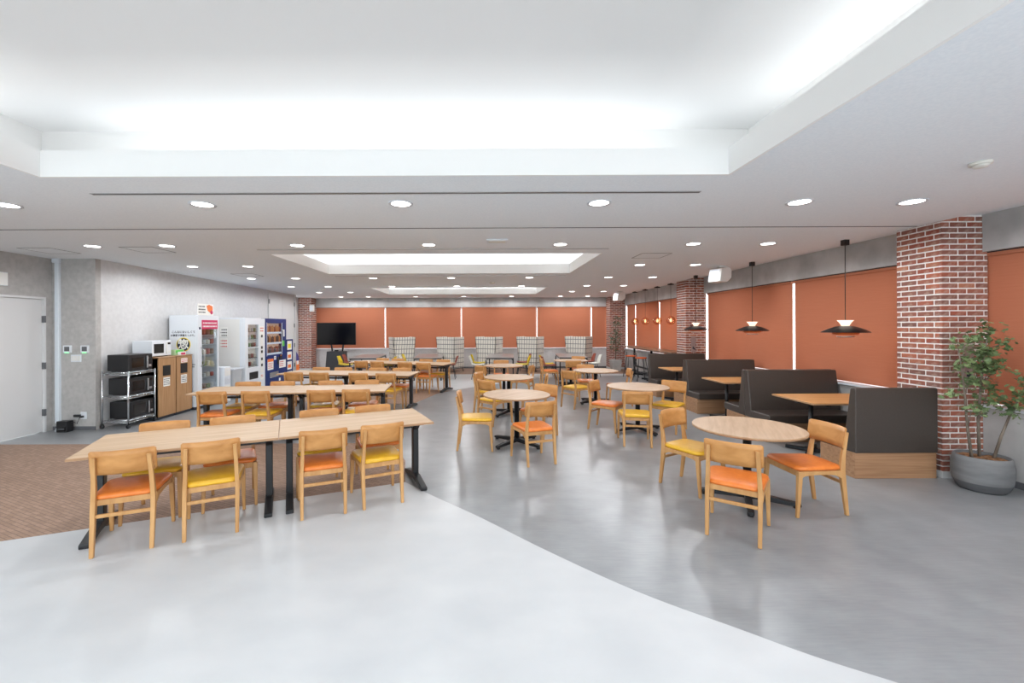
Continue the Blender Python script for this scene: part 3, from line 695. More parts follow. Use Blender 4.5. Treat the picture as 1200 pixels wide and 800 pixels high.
def booth_table(label, yc):
    t = thing('booth_table', label, 'table', (4.78, yc, 0), 0, 'booth tables')
    ob('tabletop', B().box(-.66, .66, -.385, .385, .692, .718).mesh('tabletop', .003), 'boothtop', t)
    ob('edge_band', B().box(-.662, .662, -.387, .387, .694, .713), 'edge', t)
    for x in (-.40, .40):
        l = ob('leg', B().lathe([(.028, .04), (.028, .66)], 14, (x, 0, 0)), 'black', t)
        ob('bracket', B().beam((x, -.3, .675), (x, .3, .675), .06, .03).beam((x-.2, 0, .675), (x+.2, 0, .675), .06, .03), 'black', l)
        ob('foot', B().beam((x-.2, -.2, .03), (x+.2, .2, .03), .05, .04).beam((x-.2, .2, .03), (x+.2, -.2, .03), .05, .04).box(x-.05, x+.05, -.05, .05, .01, .06), 'black', t)
    return t
BT_Y = [5.72, 7.70, 9.70]
for yc, l in zip(BT_Y, ('nearest', 'middle', 'farthest')): booth_table('oak booth table with black legs in the %s booth' % l, yc)
# cone-topped pendant lamps over the booths
def pendant(label, x, y):
    t = thing('pendant_lamp', label, 'pendant lamp', (x, y, 0), 0, 'pendant lamps over the booths')
    zt = 1.60
    ob('canopy', B().box(-.035, .035, -.035, .035, ZC-.075, ZC).mesh('canopy', .004), 'lamp_black', t)
    ob('cord', B().tube([(0, 0, zt+.15), (0, 0, ZC-.07)], .0045, 6), 'lamp_black', t)
    ob('shade', B().lathe([(.268, 0), (.215, .030), (.15, .060), (.095, .078), (.048, .086), (.048, .080), (.095, .072), (.15, .054), (.215, .024), (.265, -.004)], 40, (0, 0, zt), False, False), 'lamp_black', t)
    ob('upper_cone', B().lathe([(.043, .084), (.052, .106), (.070, .136), (.091, .160), (.086, .160), (.065, .136), (.047, .106), (.039, .084)], 32, (0, 0, zt), False, False), 'lamp_cone', t)
    ob('middle_ring', B().lathe([(.150, .004), (.138, -.034), (.132, -.034), (.144, .004)], 32, (0, 0, zt), False, False), 'copper', t)
    ob('lower_disc', B().lathe([(.001, -.068), (.090, -.068), (.099, -.050), (.092, -.050), (.001, -.062)], 32, (0, 0, zt), False, False), 'steel', t)
    b = ob('bulb', B().lathe([(.005, -.035), (.03, -.025), (.042, 0), (.03, .03), (.012, .06)], 16, (0, 0, zt)), 'lamp_in', t)
    ld = bpy.data.lights.new('pendant_glow', 'POINT'); ld.energy = 9; ld.color = (1, .62, .32); ld.shadow_soft_size = .045
    lo = bpy.data.objects.new('pendant_glow', ld); C.objects.link(lo); lo.parent = t; lo.location = (0, 0, zt-.005)
    return t
pendant('black pendant lamp with a glowing white cone above the nearest booth table', 4.88, 5.76)
pendant('black pendant lamp with a glowing white cone above the middle booth table', 4.87, 7.74)
pendant('black pendant lamp with a glowing white cone before the middle brick pillar', 4.87, 9.80)

# ------------------------------------------------------------------ bar counter, stools, globes
t = thing('bar_counter', 'long high counter with a wooden top along the window', 'counter', (5.22, 13.3, 0), 0)
ob('countertop', B().box(-.24, .24, -1.98, 1.98, .95, .985).mesh('countertop', .004), 'darktop', t)
for yy in (-1.5, 0, 1.5):
    l = ob('post', B().lathe([(.035, .03), (.035, .94)], 12, (0, yy, 0)), 'black', t)
    ob('foot', B().beam((-.22, yy-.22, .025), (.22, yy+.22, .025), .05, .05).beam((-.22, yy+.22, .025), (.22, yy-.22, .025), .05, .05), 'black', t)
ob('footrail', B().beam((-.02, -1.5, .32), (-.02, 1.5, .32), .04, .05), 'black', t)
ob('rail', B().beam((0, -1.9, .93), (0, 1.9, .93), .06, .04), 'black', t)
def stool(label, x, y):
    t = thing('bar_stool', label, 'stool', (x, y, 0), 0, 'bar stools')
    ob('seat', B().lathe([(.15, .68), (.17, .69), (.17, .715), (.15, .725)], 20), 'orange_vinyl', t)
    for s in (-1, 1):
        for q in (-1, 1):
            ob('leg', B().tube([(s*.1, q*.1, .69), (s*.19, q*.19, .0)], .011, 6), 'black', t)
    ob('footring', B().beam((-.16, -.16, .25), (.16, -.16, .25), .015, .015).beam((-.16, .16, .25), (.16, .16, .25), .015, .015).beam((-.16, -.16, .25), (-.16, .16, .25), .015, .015).beam((.16, -.16, .25), (.16, .16, .25), .015, .015), 'black', t)
    ob('backrest', B().tube([(-.15, -.05, .70), (-.19, -.14, .84), (-.19, .14, .84), (-.15, .05, .70)], .010, 6), 'black', t)
for k, (x, y) in enumerate(((4.84, 14.05), (4.84, 13.15))):
    stool(['orange-seated black bar stool at the far end of the window counter', 'orange-seated black bar stool in the middle of the window counter'][k], x, y)
for k, y in enumerate((14.85, 13.90, 12.93, 12.0)):
    t = thing('globe_pendant', ['leftmost amber glass globe lamp over the window counter', 'second amber glass globe lamp from the left over the counter', 'third amber glass globe lamp from the left over the counter', 'amber glass globe lamp nearest the middle brick pillar'][k], 'pendant lamp', (5.26, y, 0), 0, 'globe lamps over the counter')
    ob('canopy', B().lathe([(.085, ZR-.07), (.085, ZR-.045), (.02, ZR-.03), (.02, ZR)], 16), 'lamp_black', t)
    ob('cord', B().tube([(0, 0, 1.94), (0, 0, ZR-.06)], .004, 6), 'lamp_black', t)
    ob('globe', B().lathe([(.122*math.sin(R(a)), 1.84+.122*math.cos(R(a))) for a in range(8, 173, 12)], 24, cap0=False, cap1=False), 'amber', t)
    ob('socket', B().lathe([(.022, 1.90), (.022, 1.96)], 12), 'copper', t)
    ob('bulb', B().lathe([(.006, 1.79), (.026, 1.81), (.03, 1.84), (.014, 1.90)], 12), 'filament', t)
    ld = bpy.data.lights.new('globe_glow', 'POINT'); ld.energy = 2; ld.color = (1, .65, .35); ld.shadow_soft_size = .03
    lo = bpy.data.objects.new('globe_glow', ld); C.objects.link(lo); lo.parent = t; lo.location = (0, 0, 1.78)

# ------------------------------------------------------------------ plants
def leaf_cluster(b, c, n, spread, size):
    for _ in range(n):
        p = Vector(c)+Vector((random.gauss(0, spread), random.gauss(0, spread), random.gauss(0, spread*.8)))
        q = Euler((random.uniform(-1.0, 1.0), random.uniform(-1.0, 1.0), random.uniform(0, 6.28))).to_matrix()
        s = size*random.uniform(.6, 1.25)
        # five-lobed leaf folded at the midrib
        sh = [(0, -.5, 0), (.38, -.32, .06), (.22, -.1, .04), (.5, .12, .08), (.2, .16, .03), (0, .6, 0), (-.2, .16, .03), (-.5, .12, .08), (-.22, -.1, .04), (-.38, -.32, .06)]
        vs = [p+q @ (Vector(v)*s) for v in sh]
        b.add(vs, [(0, 1, 2, 5), (2, 3, 4, 5), (0, 5, 8, 9), (8, 5, 6, 7)])
t = thing('potted_tree', 'leafy small tree with three stems in a large grey stone pot', 'potted plant', (5.13, 4.40, 0), 0)
pt_ = ob('pot', B().lathe([(.165, 0), (.19, .03), (.213, .09)], 40, cap1=False), 'potlow', t)
ob('pot_body', B().lathe([(.213, .09), (.224, .17), (.224, .26), (.208, .345), (.200, .352), (.190, .345), (.190, .30)], 40, cap0=False, cap1=False), 'pot', t)
ob('soil', B().lathe([(.195, .28), (.193, .305)], 32), 'bark', t)
ch = B()
for _ in range(150):
    a, r = random.uniform(0, 6.28), .17*math.sqrt(random.random()); s = random.uniform(.012, .024)
    x, y = r*math.cos(a), r*math.sin(a); ch.box(x-s, x+s, y-s*.7, y+s*.7, .30, .31+random.uniform(.005, .025))
o = ob('bark_chips', ch, 'pebble', t); o['kind'] = 'stuff'
stems = [[(-.10, .0, .30), (-.12, .02, .6), (-.17, .0, .95), (-.25, -.04, 1.25), (-.30, -.05, 1.50)],
         [(.0, .02, .30), (.0, .03, .7), (.015, .02, 1.05), (.03, .0, 1.4), (.06, -.02, 1.66)],
         [(.08, -.03, .30), (.15, -.04, .55), (.22, -.06, .78), (.27, -.11, .98), (.29, -.16, 1.12)]]
fol = B()
for s in stems:
    ob('stem', B().tube(s, [.014, .012, .010, .007, .004], 7), 'bark', t)
br = B()
cl = [(-.30, -.05, 1.48, 16), (-.24, -.04, 1.28, 26), (-.16, -.02, 1.10, 22), (-.20, .05, .98, 14), (-.20, -.08, .82, 12),
      (.05, -.02, 1.66, 26), (.02, .05, 1.55, 34), (-.04, -.05, 1.42, 42), (.08, .03, 1.38, 42), (.0, .0, 1.26, 46), (.09, -.06, 1.24, 36), (-.05, .05, 1.12, 30), (.04, -.05, 1.05, 34), (.06, .02, .92, 22), (.0, -.04, .80, 12),
      (.27, -.16, 1.12, 26), (.24, -.10, 1.0, 22), (.20, -.04, .88, 16), (.20, -.14, .80, 12), (.25, -.16, .92, 14), (.12, -.08, 1.5, 20), (-.1, .02, 1.34, 20), (.16, .02, 1.30, 16)]
for x, y, z, n in cl:
    leaf_cluster(fol, (x, y, z), int(n*1.5), .045, .054)
    k = 0 if x < -.13 else 2 if x > .17 else 1
    near = min(stems[k], key=lambda p: (p[0]-x)**2+(p[1]-y)**2+(p[2]+.12-z)**2)
    br.tube([near, ((near[0]+x)/2, (near[1]+y)/2, (near[2]+z)/2+.02), (x, y, z)], .0035, 5)
ob('branches', br, 'bark', t)
o = ob('foliage', fol, 'leaf', t); o['kind'] = 'stuff'
t = thing('potted_plant', 'small grey-green tree in a pale square-sided pot in the far corner', 'potted plant', (4.98, 16.15, 0), 0)
ob('pot', B().loft([(0, 0, 0, .15, .15), (0, 0, .42, .19, .19)]).mesh('pot', .01), 'potpale', t)
ob('stem', B().tube([(0, 0, .40), (.02, 0, .9), (.0, .02, 1.4), (.03, 0, 1.9)], [.02, .017, .012, .006], 7), 'bark', t)
fol = B()
for _ in range(24): leaf_cluster(fol, (random.gauss(0, .10), random.gauss(0, .1), random.uniform(.75, 2.05)), 8, .06, .09)
o = ob('foliage', fol, 'leafdark', t); o['kind'] = 'stuff'

# ------------------------------------------------------------------ checked wing chairs, small tables and shell chairs
def wing_chair(label, x, y, rz):
    t = thing('wing_chair', label, 'armchair', (x, y, 0), rz, 'checked high-back armchairs')
    # faces local +Y; the high back stands at -Y
    def panel(x0, x1, yb, name):
        # flaring panel from z=.14 to 1.30
        pass
    th = .06
    ob('backrest', B().add([(-.36, -.34, .15), (.36, -.34, .15), (.36, -.28, .15), (-.36, -.28, .15), (-.43, -.41, 1.30), (.43, -.41, 1.30), (.43, -.35, 1.30), (-.43, -.35, 1.30)], [(0,3,2,1),(4,5,6,7),(0,1,5,4),(1,2,6,5),(2,3,7,6),(3,0,4,7)]).mesh('backrest', .012), 'tartan', t)
    for s in (-1, 1):
        ob('wing', B().add([(s*.36, -.34, .15), (s*.30, -.34, .15), (s*.30, .30, .15), (s*.36, .30, .15), (s*.43, -.41, 1.30), (s*.37, -.41, 1.30), (s*.37, .22, 1.30), (s*.43, .22, 1.30)], [(0,3,2,1),(4,5,6,7),(0,1,5,4),(1,2,6,5),(2,3,7,6),(3,0,4,7)]).mesh('wing', .012), 'tartan', t)
    ob('seat_cushion', B().box(-.295, .295, -.27, .32, .26, .44).mesh('seat_cushion', .03, 2), 'tartan', t)
    ob('base', B().box(-.32, .32, -.30, .29, .12, .16), 'black', t)
    for sx in (-.3, .3):
        for sy in (-.28, .26): ob('leg', B().tube([(sx, sy, .14), (sx*1.1, sy*1.1, 0)], .012, 6), 'black', t)
for x, a, l in ((-3.12, 28, 'leftmost checked high-back armchair, near the television'), (-1.22, -32, 'second checked high-back armchair from the left'), (.24, -28, 'middle checked high-back armchair of the five'), (1.79, -32, 'fourth checked high-back armchair from the left'), (3.62, -36, 'rightmost checked high-back armchair, toward the corner plant')):
    wing_chair(l, x, 16.12, R(a))
def cafe_table(label, x, y, rz):
    t = thing('cafe_table', label, 'table', (x, y, 0), rz, 'grey tables at the back')
    ob('tabletop', B().box(-.44, .44, -.92, .92, .70, .725).mesh('tabletop', .003), 'greytop', t)
    for yy in (-.86, .86):
        ob('leg_frame', B().tube([(-.42, yy, 0), (-.42, yy, .62), (-.40, yy, .67), (-.36, yy, .685), (.36, yy, .685), (.40, yy, .67), (.42, yy, .62), (.42, yy, 0)], .02, 8), 'black', t)
    ob('side_rail', B().box(-.43, -.40, -.86, .86, .66, .70).box(.40, .43, -.86, .86, .66, .70), 'black', t)
CT = [(-3.83, 'leftmost'), (-1.81, 'second'), (.55, 'third'), (2.88, 'rightmost')]
for k, (x, l) in enumerate(CT): cafe_table('grey-topped table with black frame, %s of the back row' % (l if k in (0, 3) else l+' from the left'), x, 14.2, R([4, 3, -4, -5][k]))
shell_meshes = {}
def shell_mesh():
    b = B(); NU, NV = 10, 8
    def pt(i, j, o):
        u = -1+2*i/NU; v = j/NV
        if v < .5: y = .20-.40*(v/.5); z = .445+.02*u*u-.02*math.sin(v/.5*math.pi)
        else: w = (v-.5)/.5; y = -.20-.10*w; z = .445+.29*w; 
        wd = .22*(1-.35*max(0, v-.6)/.4) if v > .1 else .19
        curl = .05*u*u*(1 if v > .45 else .4)
        return (u*wd, y+(curl if v > .5 else 0)+o*(.006 if v > .5 else 0), z+(curl if v <= .5 else 0)-o*(0 if v > .5 else .006)+ (0.0))
    for o in (0, 1):
        vs = [pt(i, j, o) for i in range(NU+1) for j in range(NV+1)]
        b.add(vs, [(i*(NV+1)+j, (i+1)*(NV+1)+j, (i+1)*(NV+1)+j+1, i*(NV+1)+j+1) for i in range(NU) for j in range(NV)], True)
    return b
sb = shell_mesh()
for c in ('yellow', 'terra', 'white'):
    me = sb.mesh('shell'); me.materials.append(M['shell_'+c]); shell_meshes[c] = me
leg_me = []
for sx in (-1, 1):
    for sy in (-1, 1): 
        me = B().tube([(sx*.12, sy*.11, .435), (sx*.2, sy*.2, 0)], .009, 6).mesh('leg'); me.materials.append(M['black']); leg_me.append(me)
def shell_chair(col, x, y, face, label):
    t = thing('shell_chair', label, 'chair', (x, y, .003), math.atan2(-face[0], face[1]), 'shell chairs at the back tables')
    ob('shell', shell_meshes[col], None, t)
    for me in leg_me: ob('leg', me, None, t)
cw = {'yellow': 'yellow', 'terra': 'terracotta', 'white': 'white'}
SH = [('yellow', -4.52, 14.0, 1, 0), ('terra', -4.60, 14.75, 1, 0), ('yellow', -3.10, 13.75, -1, 0), ('white', -3.12, 14.55, -1, 0),
      ('white', -2.52, 14.0, 1, 1), ('yellow', -2.55, 14.75, 1, 1), ('terra', -1.12, 13.85, -1, 1),
      ('white', -.20, 13.75, 1, 2), ('yellow', -.16, 14.5, 1, 2), ('yellow', 1.24, 13.85, -1, 2), ('terra', 1.34, 14.7, -1, 2),
      ('yellow', 2.10, 14.0, 1, 3), ('terra', 2.08, 13.48, 1, 3), ('terra', 3.62, 14.9, -1, 3), ('white', 3.62, 14.15, -1, 3)]
tn = ['leftmost grey back table', 'second grey back table', 'third grey back table', 'rightmost grey back table']
sd = {}
for c, x, y, s, k in SH:
    e = 'nearer' if y < 14.3 else 'farther'
    shell_chair(c, x, y, (s, 0), '%s shell chair on the %s side of the %s, %s end' % (cw[c], 'left' if s > 0 else 'right', tn[k], e))

# ------------------------------------------------------------------ television
t = thing('television', 'large black television on a black cabinet stand by the far wall', 'television', (-5.53, 16.0, 0), 0)
ob('screen', B().box(-.72, .72, -.03, .02, 1.03, 1.84).mesh('screen', .004), 'screen', t)
ob('bezel', B().box(-.73, .73, -.02, .03, 1.02, 1.85).mesh('bezel', .004), 'darkplastic', t)
for s in (-1, 1): ob('strut', B().beam((s*.19+.02, .05, .78), (s*.24+.02, .04, 1.15), .05, .04), 'black', t)
cb_ = ob('cabinet', B().add([(-.36, -.2, 0), (.36, -.2, 0), (.36, .25, 0), (-.36, .25, 0), (-.31, -.16, .78), (.33, -.16, .78), (.33, .22, .78), (-.31, .22, .78)], [(0,3,2,1),(4,5,6,7),(0,1,5,4),(1,2,6,5),(2,3,7,6),(3,0,4,7)]).mesh('cabinet', .006), plain('charcoal cabinet', srgb(52, 54, 58), .5), t)
ob('camera_bar', B().box(-.06, .08, -.05, 0, .78, .83).mesh('camera_bar', .004), 'darkplastic', t)

# ------------------------------------------------------------------ speakers and other ceiling things
def speaker(label, x, y, k):
    t = thing('ceiling_speaker', label, 'speaker', (x, y, 0), 0, 'white hanging loudspeakers')
    bx('bracket', 'offwhite', t, -.05, .09, -.05, .05, ZC-.03, ZC)
    ob('arm', B().beam((.03, 0, ZC-.03), (.02, 0, ZC-.12), .03, .03), 'offwhite', t)
    prof = [(-.17, -.11), (.02, -.16), (.14, -.10), (.18, .06), (.10, .13), (-.08, .13)]
    body = ob('cabinet', B().prism(prof, -.14, .14, 'y').mesh('cabinet', .02, 2), 'offwhite', t)
    body.location = (-.02, 0, ZC-.17); body.rotation_euler = (0, R(-12), R(18))
    g = ob('grille', B().add([(-.178, -.12, -.10), (-.178, .12, -.10), (-.092, .12, .12), (-.092, -.12, .12), (-.172, -.12, -.104), (-.172, .12, -.104), (-.086, .12, .116), (-.086, -.12, .116)], [(0,1,2,3),(7,6,5,4),(0,4,5,1),(1,5,6,2),(2,6,7,3),(3,7,4,0)]), 'white', body)
speaker('white loudspeaker hanging from the ceiling near the booths', 4.58, 8.25, 0)
speaker('white loudspeaker hanging from the ceiling near the far corner', 4.52, 14.2, 1)
def detector(label, x, y, r=.06):
    t = thing('smoke_detector', label, 'smoke detector', (x, y, ZC), 0, 'ceiling detectors')
    ob('base', B().lathe([(r, 0), (r, -.018)], 20), 'smoke', t); ob('sensor_head', B().lathe([(r*.8, -.018), (r*.6, -.036), (.005, -.038)], 20), 'smoke', t)
detector('white round smoke detector on the near right of the ceiling', 3.52, 3.02)
detector('small round smoke detector between the middle and far trays', .22, 11.2, .08)
detector('small round smoke detector near the brick pillar by the television', -4.9, 13.0, .08)
t = thing('ceiling_sensor_box', 'flat white square unit on the ceiling before the middle tray', 'ceiling unit', (.18, 5.70, ZC)); ob('cover', B().box(-.14, .14, -.10, .10, -.02, 0).mesh('cover', .006), 'white', t); ob('grille', B().box(-.11, .11, -.07, .07, -.024, -.02), 'smoke', t)
def hatch(label, x, y, w):
    t = thing('ceiling_hatch', label, 'ceiling hatch', (x, y, ZC), 0, 'ceiling access hatches')
    ob('frame', B().box(-w, w, -w, -w+.008, -.004, 0).box(-w, w, w-.008, w, -.004, 0).box(-w, -w+.008, -w, w, -.004, 0).box(w-.008, w, -w, w, -.004, 0), 'groove', t)
    ob('panel', B().box(-w+.008, w-.008, -w+.008, w-.008, -.002, 0), 'ceil', t)
hatch('thin square ceiling hatch above the white door', -6.45, 6.35, .24); hatch('thin square ceiling hatch above the microwave rack', -4.95, 6.3, .24); hatch('thin square ceiling hatch near the booths', 2.75, 7.0, .24); hatch('thin square ceiling hatch by the left wall lights', -5.2, 9.4, .24)

# ------------------------------------------------------------------ left wall fittings
o = tag(bx('cable_duct', 'bluewhite', None, -7.10, -7.03, YL0-.05, YL0, .12, ZC, bevel=.006), 'tall pale vertical cable duct between the white door and thermostats', 'cable duct')
ob('duct_elbow', B().box(-7.14, -7.02, YL0-.06, YL0, ZC-.07, ZC).mesh('duct_elbow', .01), 'bluewhite', o)
for k, x in enumerate((-6.92, -6.63)):
    t = thing('wall_thermostat', ['white wall thermostat with green light, the one nearer the white door', 'white wall thermostat with green light, the one nearer the corner'][k], 'thermostat', (x, YL0, 1.345), 0, 'wall thermostats')
    ob('body', B().box(-.068, .068, -.022, 0, -.06, .06).mesh('body', .004), 'white', t); bx('display', 'groove', t, -.042, .042, -.024, -.022, -.035, .04); bx('indicator_light', 'led', t, -.035, .03, -.026, -.012, -.066, -.054)
t = thing('switch_plate', 'white three-rocker switch plate below the thermostats', 'light switch', (-6.78, YL0, 1.19)); ob('plate', B().box(-.085, .085, -.012, 0, -.06, .06).mesh('plate', .003), 'white', t)
for x in (-.05, 0, .05): bx('rocker', 'offwhite', t, x-.021, x+.021, -.016, -.012, -.04, .04)
t = thing('network_box', 'small black network box standing on the floor by the wall', 'network box', (-6.86, 6.98, 0)); ob('case', B().box(-.085, .085, -.06, .06, .0, .18).mesh('case', .005), 'darkplastic', t); ob('face_plate', B().box(-.075, .075, -.064, -.06, .02, .16), 'blackgloss', t); bx('label_strip', 'groove', t, -.05, .05, -.067, -.064, .05, .065)
t = thing('wall_outlet', 'white wall socket with black plugs above the network box', 'outlet', (-6.66, YL0, .24)); ob('plate', B().box(-.05, .05, -.01, 0, -.06, .06).mesh('plate', .003), 'white', t); bx('plug', 'darkplastic', t, -.03, .01, -.05, -.01, -.03, .0); bx('plug', 'darkplastic', t, -.14, -.04, -.04, -.01, -.02, .02)
tag(ob('power_cable', B().tube([(-6.69, 7.06, .225), (-6.70, 7.02, .12), (-6.73, 7.0, .15), (-6.768, 7.0, .15)], .006, 6), 'darkplastic'), 'thin black cable running from the wall socket to the network box', 'cable')
tag(ob('network_cable', B().tube([(-7.06, 7.05, .12), (-7.05, 7.04, .05), (-7.03, 6.99, .008), (-6.985, 6.96, .008), (-6.955, 6.97, .05)], .008, 6), 'white'), 'white cable looping from the cable duct to the floor box', 'cable')
t = thing('wall_sign_box', 'white box mounted high on the wall above the white door', 'wall box', (-7.18, 6.24, 2.43)); ob('case', B().box(0, .05, -.16, .16, -.10, .10).mesh('case', .006), 'white', t); ob('face_plate', B().box(.05, .053, -.15, .15, -.09, .09), 'offwhite', t)

# ------------------------------------------------------------------ microwave rack, cabinets
def microwave(label, loc, w, d, h, mat, rz=R(90), trim='darkplastic', group='black microwaves'):
    t = thing('microwave', label, 'microwave', loc, rz, group)
    ob('case', B().box(-w/2, w/2, -d/2+.02, d/2, .012, h).mesh('case', .006), mat, t)
    dd = ob('door', B().box(-w/2, w*.27, -d/2, -d/2+.02, .015, h-.004).mesh('door', .004), mat, t)
    ob('window', B().box(-w*.40, w*.10, -d/2-.003, -d/2, h*.22, h*.80), 'mic_window', dd)
    ob('handle', B().box(w*.205, w*.24, -d/2-.03, -d/2, h*.15, h*.88).mesh('handle', .006), trim, dd)
    cp = ob('control_panel', B().box(w*.275, w/2, -d/2, -d/2+.02, .015, h-.004).mesh('control_panel', .004), mat, t)
    ob('display', B().box(w*.31, w*.46, -d/2-.002, -d/2, h*.74, h*.86), 'mic_window', cp)
    ob('dial', B().box(w*.33, w*.44, -d/2-.006, -d/2, h*.2, h*.34).mesh('dial', .003), trim, cp)
    for sx in (-1, 1): bx('foot', 'darkplastic', t, sx*w*.42-.015, sx*w*.42+.015, -d/2+.05, d/2-.05, 0, .012)
    return t
t = thing('wire_rack', 'chrome wire rack on castors holding black microwaves', 'shelf rack', (-6.20, 7.46, 0), R(90))
rw, rd = .58, .44
for sx in (-1, 1):
    for sy in (-1, 1):
        p = ob('post', B().tube([(sx*rw/2, sy*rd/2, .07), (sx*rw/2, sy*rd/2, .96)], .0125, 10), 'chrome', t)
        ob('castor', B().tube([(sx*rw/2-.014, sy*rd/2, .032), (sx*rw/2+.014, sy*rd/2, .032)], .032, 14).box(sx*rw/2-.02, sx*rw/2+.02, sy*rd/2-.012, sy*rd/2+.012, .04, .075), 'darkplastic', p)
for z in (.13, .535, .935):
    sh = B()
    for dz in (0, -.035):
        for s in (-1, 1):
            sh.tube([(-rw/2, s*rd/2, z+dz), (rw/2, s*rd/2, z+dz)], .005, 6); sh.tube([(s*rw/2, -rd/2, z+dz), (s*rw/2, rd/2, z+dz)], .005, 6)
    for k in range(1, 14): x = -rw/2+rw*k/14; sh.tube([(x, -rd/2, z+.004), (x, rd/2, z+.004)], .0028, 5)
    for s in (-1, 1):
        for k in range(12): x = -rw/2+rw*k/12; sh.tube([(x, s*rd/2, z-.035 if k % 2 else z), (x+rw/12, s*rd/2, z if k % 2 else z-.035)], .003, 5)
        for k in range(8): y_ = -rd/2+rd*k/8; sh.tube([(s*rw/2, y_, z-.035 if k % 2 else z), (s*rw/2, y_+rd/8, z if k % 2 else z-.035)], .003, 5)
    ob('wire_shelf', sh, 'chrome', t)
microwave('black microwave on the bottom shelf of the wire rack', (-6.18, 7.50, .141), .50, .37, .29, 'darkplastic', trim='steel')
microwave('black microwave on the middle shelf of the wire rack', (-6.18, 7.48, .546), .50, .37, .29, 'darkplastic', trim='steel')
microwave('black microwave on top of the wire rack', (-6.18, 7.46, .946), .50, .38, .29, 'darkplastic', trim='steel')
def marks(parent, x0, x1, z0, z1, y, mat, rows=3, seed=0):
    rn = random.Random(seed); b = B()
    for r in range(rows):
        z = z1-(z1-z0)*(r+.25)/rows; h = (z1-z0)/rows*.45; x = x0
        while x < x1-.01:
            w = rn.uniform(.01, .03); b.box(x, min(x+w, x1), y-.0012, y, z-h, z); x += w+rn.uniform(.006, .014)
    o = ob('lettering', b, mat, parent); o['kind'] = 'stuff'; return o
for k, yc in enumerate((8.02, 8.48)):
    t = thing('waste_cabinet', ['oak waste cabinet with a black slot, beside the wire rack', 'oak waste cabinet with a black slot, beside the glass-door showcase'][k], 'waste cabinet', (-6.19, yc, 0), R(90), 'oak waste cabinets')
    w, d, h = .445, .48, 1.15
    ob('body', B().box(-w/2, w/2, -d/2+.02, d/2, .05, h-.02), 'kick', t)
    dd = ob('door', B().box(-w/2+.006, w/2-.006, -d/2, -d/2+.02, .055, h-.025).mesh('door', .002), 'cabinetwood', t)
    ob('slot', B().box(-.115, .075, -d/2-.004, -d/2, .80, .99), 'interior', dd)
    n_ = ob('notice', B().box(-.105, .06, -d/2-.003, -d/2, .60, .765), 'paper', dd); marks(n_, -.095, .05, .615, .75, -d/2-.003, 'ink', 4, k)
    if k: n2 = ob('notice', B().box(-.1, .075, -d/2-.003, -d/2, 1.005, 1.09), 'paper', dd); marks(n2, -.09, .065, 1.01, 1.08, -d/2-.003, 'redink', 2, 5)
    ob('side_panel', B().box(-w/2, -w/2+.012, -d/2+.02, d/2, .05, h-.02).box(w/2-.012, w/2, -d/2+.02, d/2, .05, h-.02), 'cabinetwood', t)
    ob('top_panel', B().box(-w/2-.004, w/2+.004, -d/2-.006, d/2, h-.02, h).mesh('top_panel', .003), 'edge', t)
    ob('plinth', B().box(-w/2+.01, w/2-.01, -d/2+.03, d/2, 0, .05), 'kick', t)
microwave('white microwave on top of the oak waste cabinets', (-6.25, 8.04, 1.152), .48, .36, .30, 'white', trim='offwhite', group='microwaves')
o = tag(ob('tissue_box', B().box(-6.03, -5.97, 8.40, 8.55, 1.151, 1.215).mesh('tissue_box', .004), 'paper'), 'small white box on the waste cabinet beside the white microwave', 'box'); ob('print_band', B().box(-5.97, -5.9685, 8.41, 8.53, 1.16, 1.20), 'pink', o)
o = tag(ob('packet', B().box(-6.12, -6.04, 8.34, 8.60, 1.151, 1.26).mesh('packet', .006), plain('pale green carton', srgb(170, 196, 150), .6)), 'pale green carton behind the small white box on the waste cabinet', 'carton'); ob('print_band', B().box(-6.04, -6.0385, 8.36, 8.58, 1.20, 1.25), 'greenink', o)

# ------------------------------------------------------------------ vending machines
# showcase with the glass door
t = thing('glass_door_showcase', 'tall white food showcase with a glass door and pink header', 'vending machine', (-6.16, 9.10, 0), R(90))
w, d, h = .70, .58, 1.95
ob('body', B().box(-w/2, -w/2+.03, -d/2+.04, d/2, .06, h).box(w/2-.03, w/2, -d/2+.04, d/2, .06, h).box(-w/2+.03, w/2-.03, d/2-.03, d/2, .06, h).box(-w/2+.03, w/2-.03, -d/2+.04, d/2-.03, h-.06, h).box(-w/2+.03, w/2-.03, -d/2+.04, d/2-.03, .06, .14), 'white', t)
ob('plinth', B().box(-w/2+.02, w/2-.02, -d/2+.06, d/2-.02, 0, .06), 'kick', t)
ob('liner', B().box(-w/2+.03, w/2-.03, d/2-.04, d/2-.03, .14, h-.06), 'showback', t)
dd = ob('door', B().box(-w/2, -w/2+.13, -d/2, -d/2+.038, .08, h-.01).box(w/2-.05, w/2, -d/2, -d/2+.038, .08, h-.01).box(-w/2+.13, w/2-.05, -d/2, -d/2+.038, h-.10, h-.01).box(-w/2+.13, w/2-.05, -d/2, -d/2+.038, .08, .14), 'white', t)
ob('pane', B().box(-w/2+.13, w/2-.05, -d/2+.012, -d/2+.018, .14, h-.10), 'showglass', dd)
hd = ob('header_sign', B().box(-w/2+.13, w/2-.05, -d/2-.004, -d/2+.002, h-.29, h-.10), 'pink', dd); marks(hd, -w/2+.16, w/2-.08, h-.27, h-.13, -d/2-.004, 'paper', 2, 9)
ob('handle', B().tube([(-w/2+.10, -d/2, 1.28), (-w/2+.13, -d/2-.045, 1.22), (-w/2+.14, -d/2-.05, 1.08), (-w/2+.13, -d/2-.045, .94), (-w/2+.10, -d/2, .88)], .010, 8), 'steel', dd)
ob('emblem', B().tube([(-w/2+.065, -d/2-.001, 1.68), (-w/2+.065, -d/2-.004, 1.68)], .028, 16), 'navyink', dd)
SHZ = [.15, .40, .64, .88, .1+1.02, 1.34, 1.54]
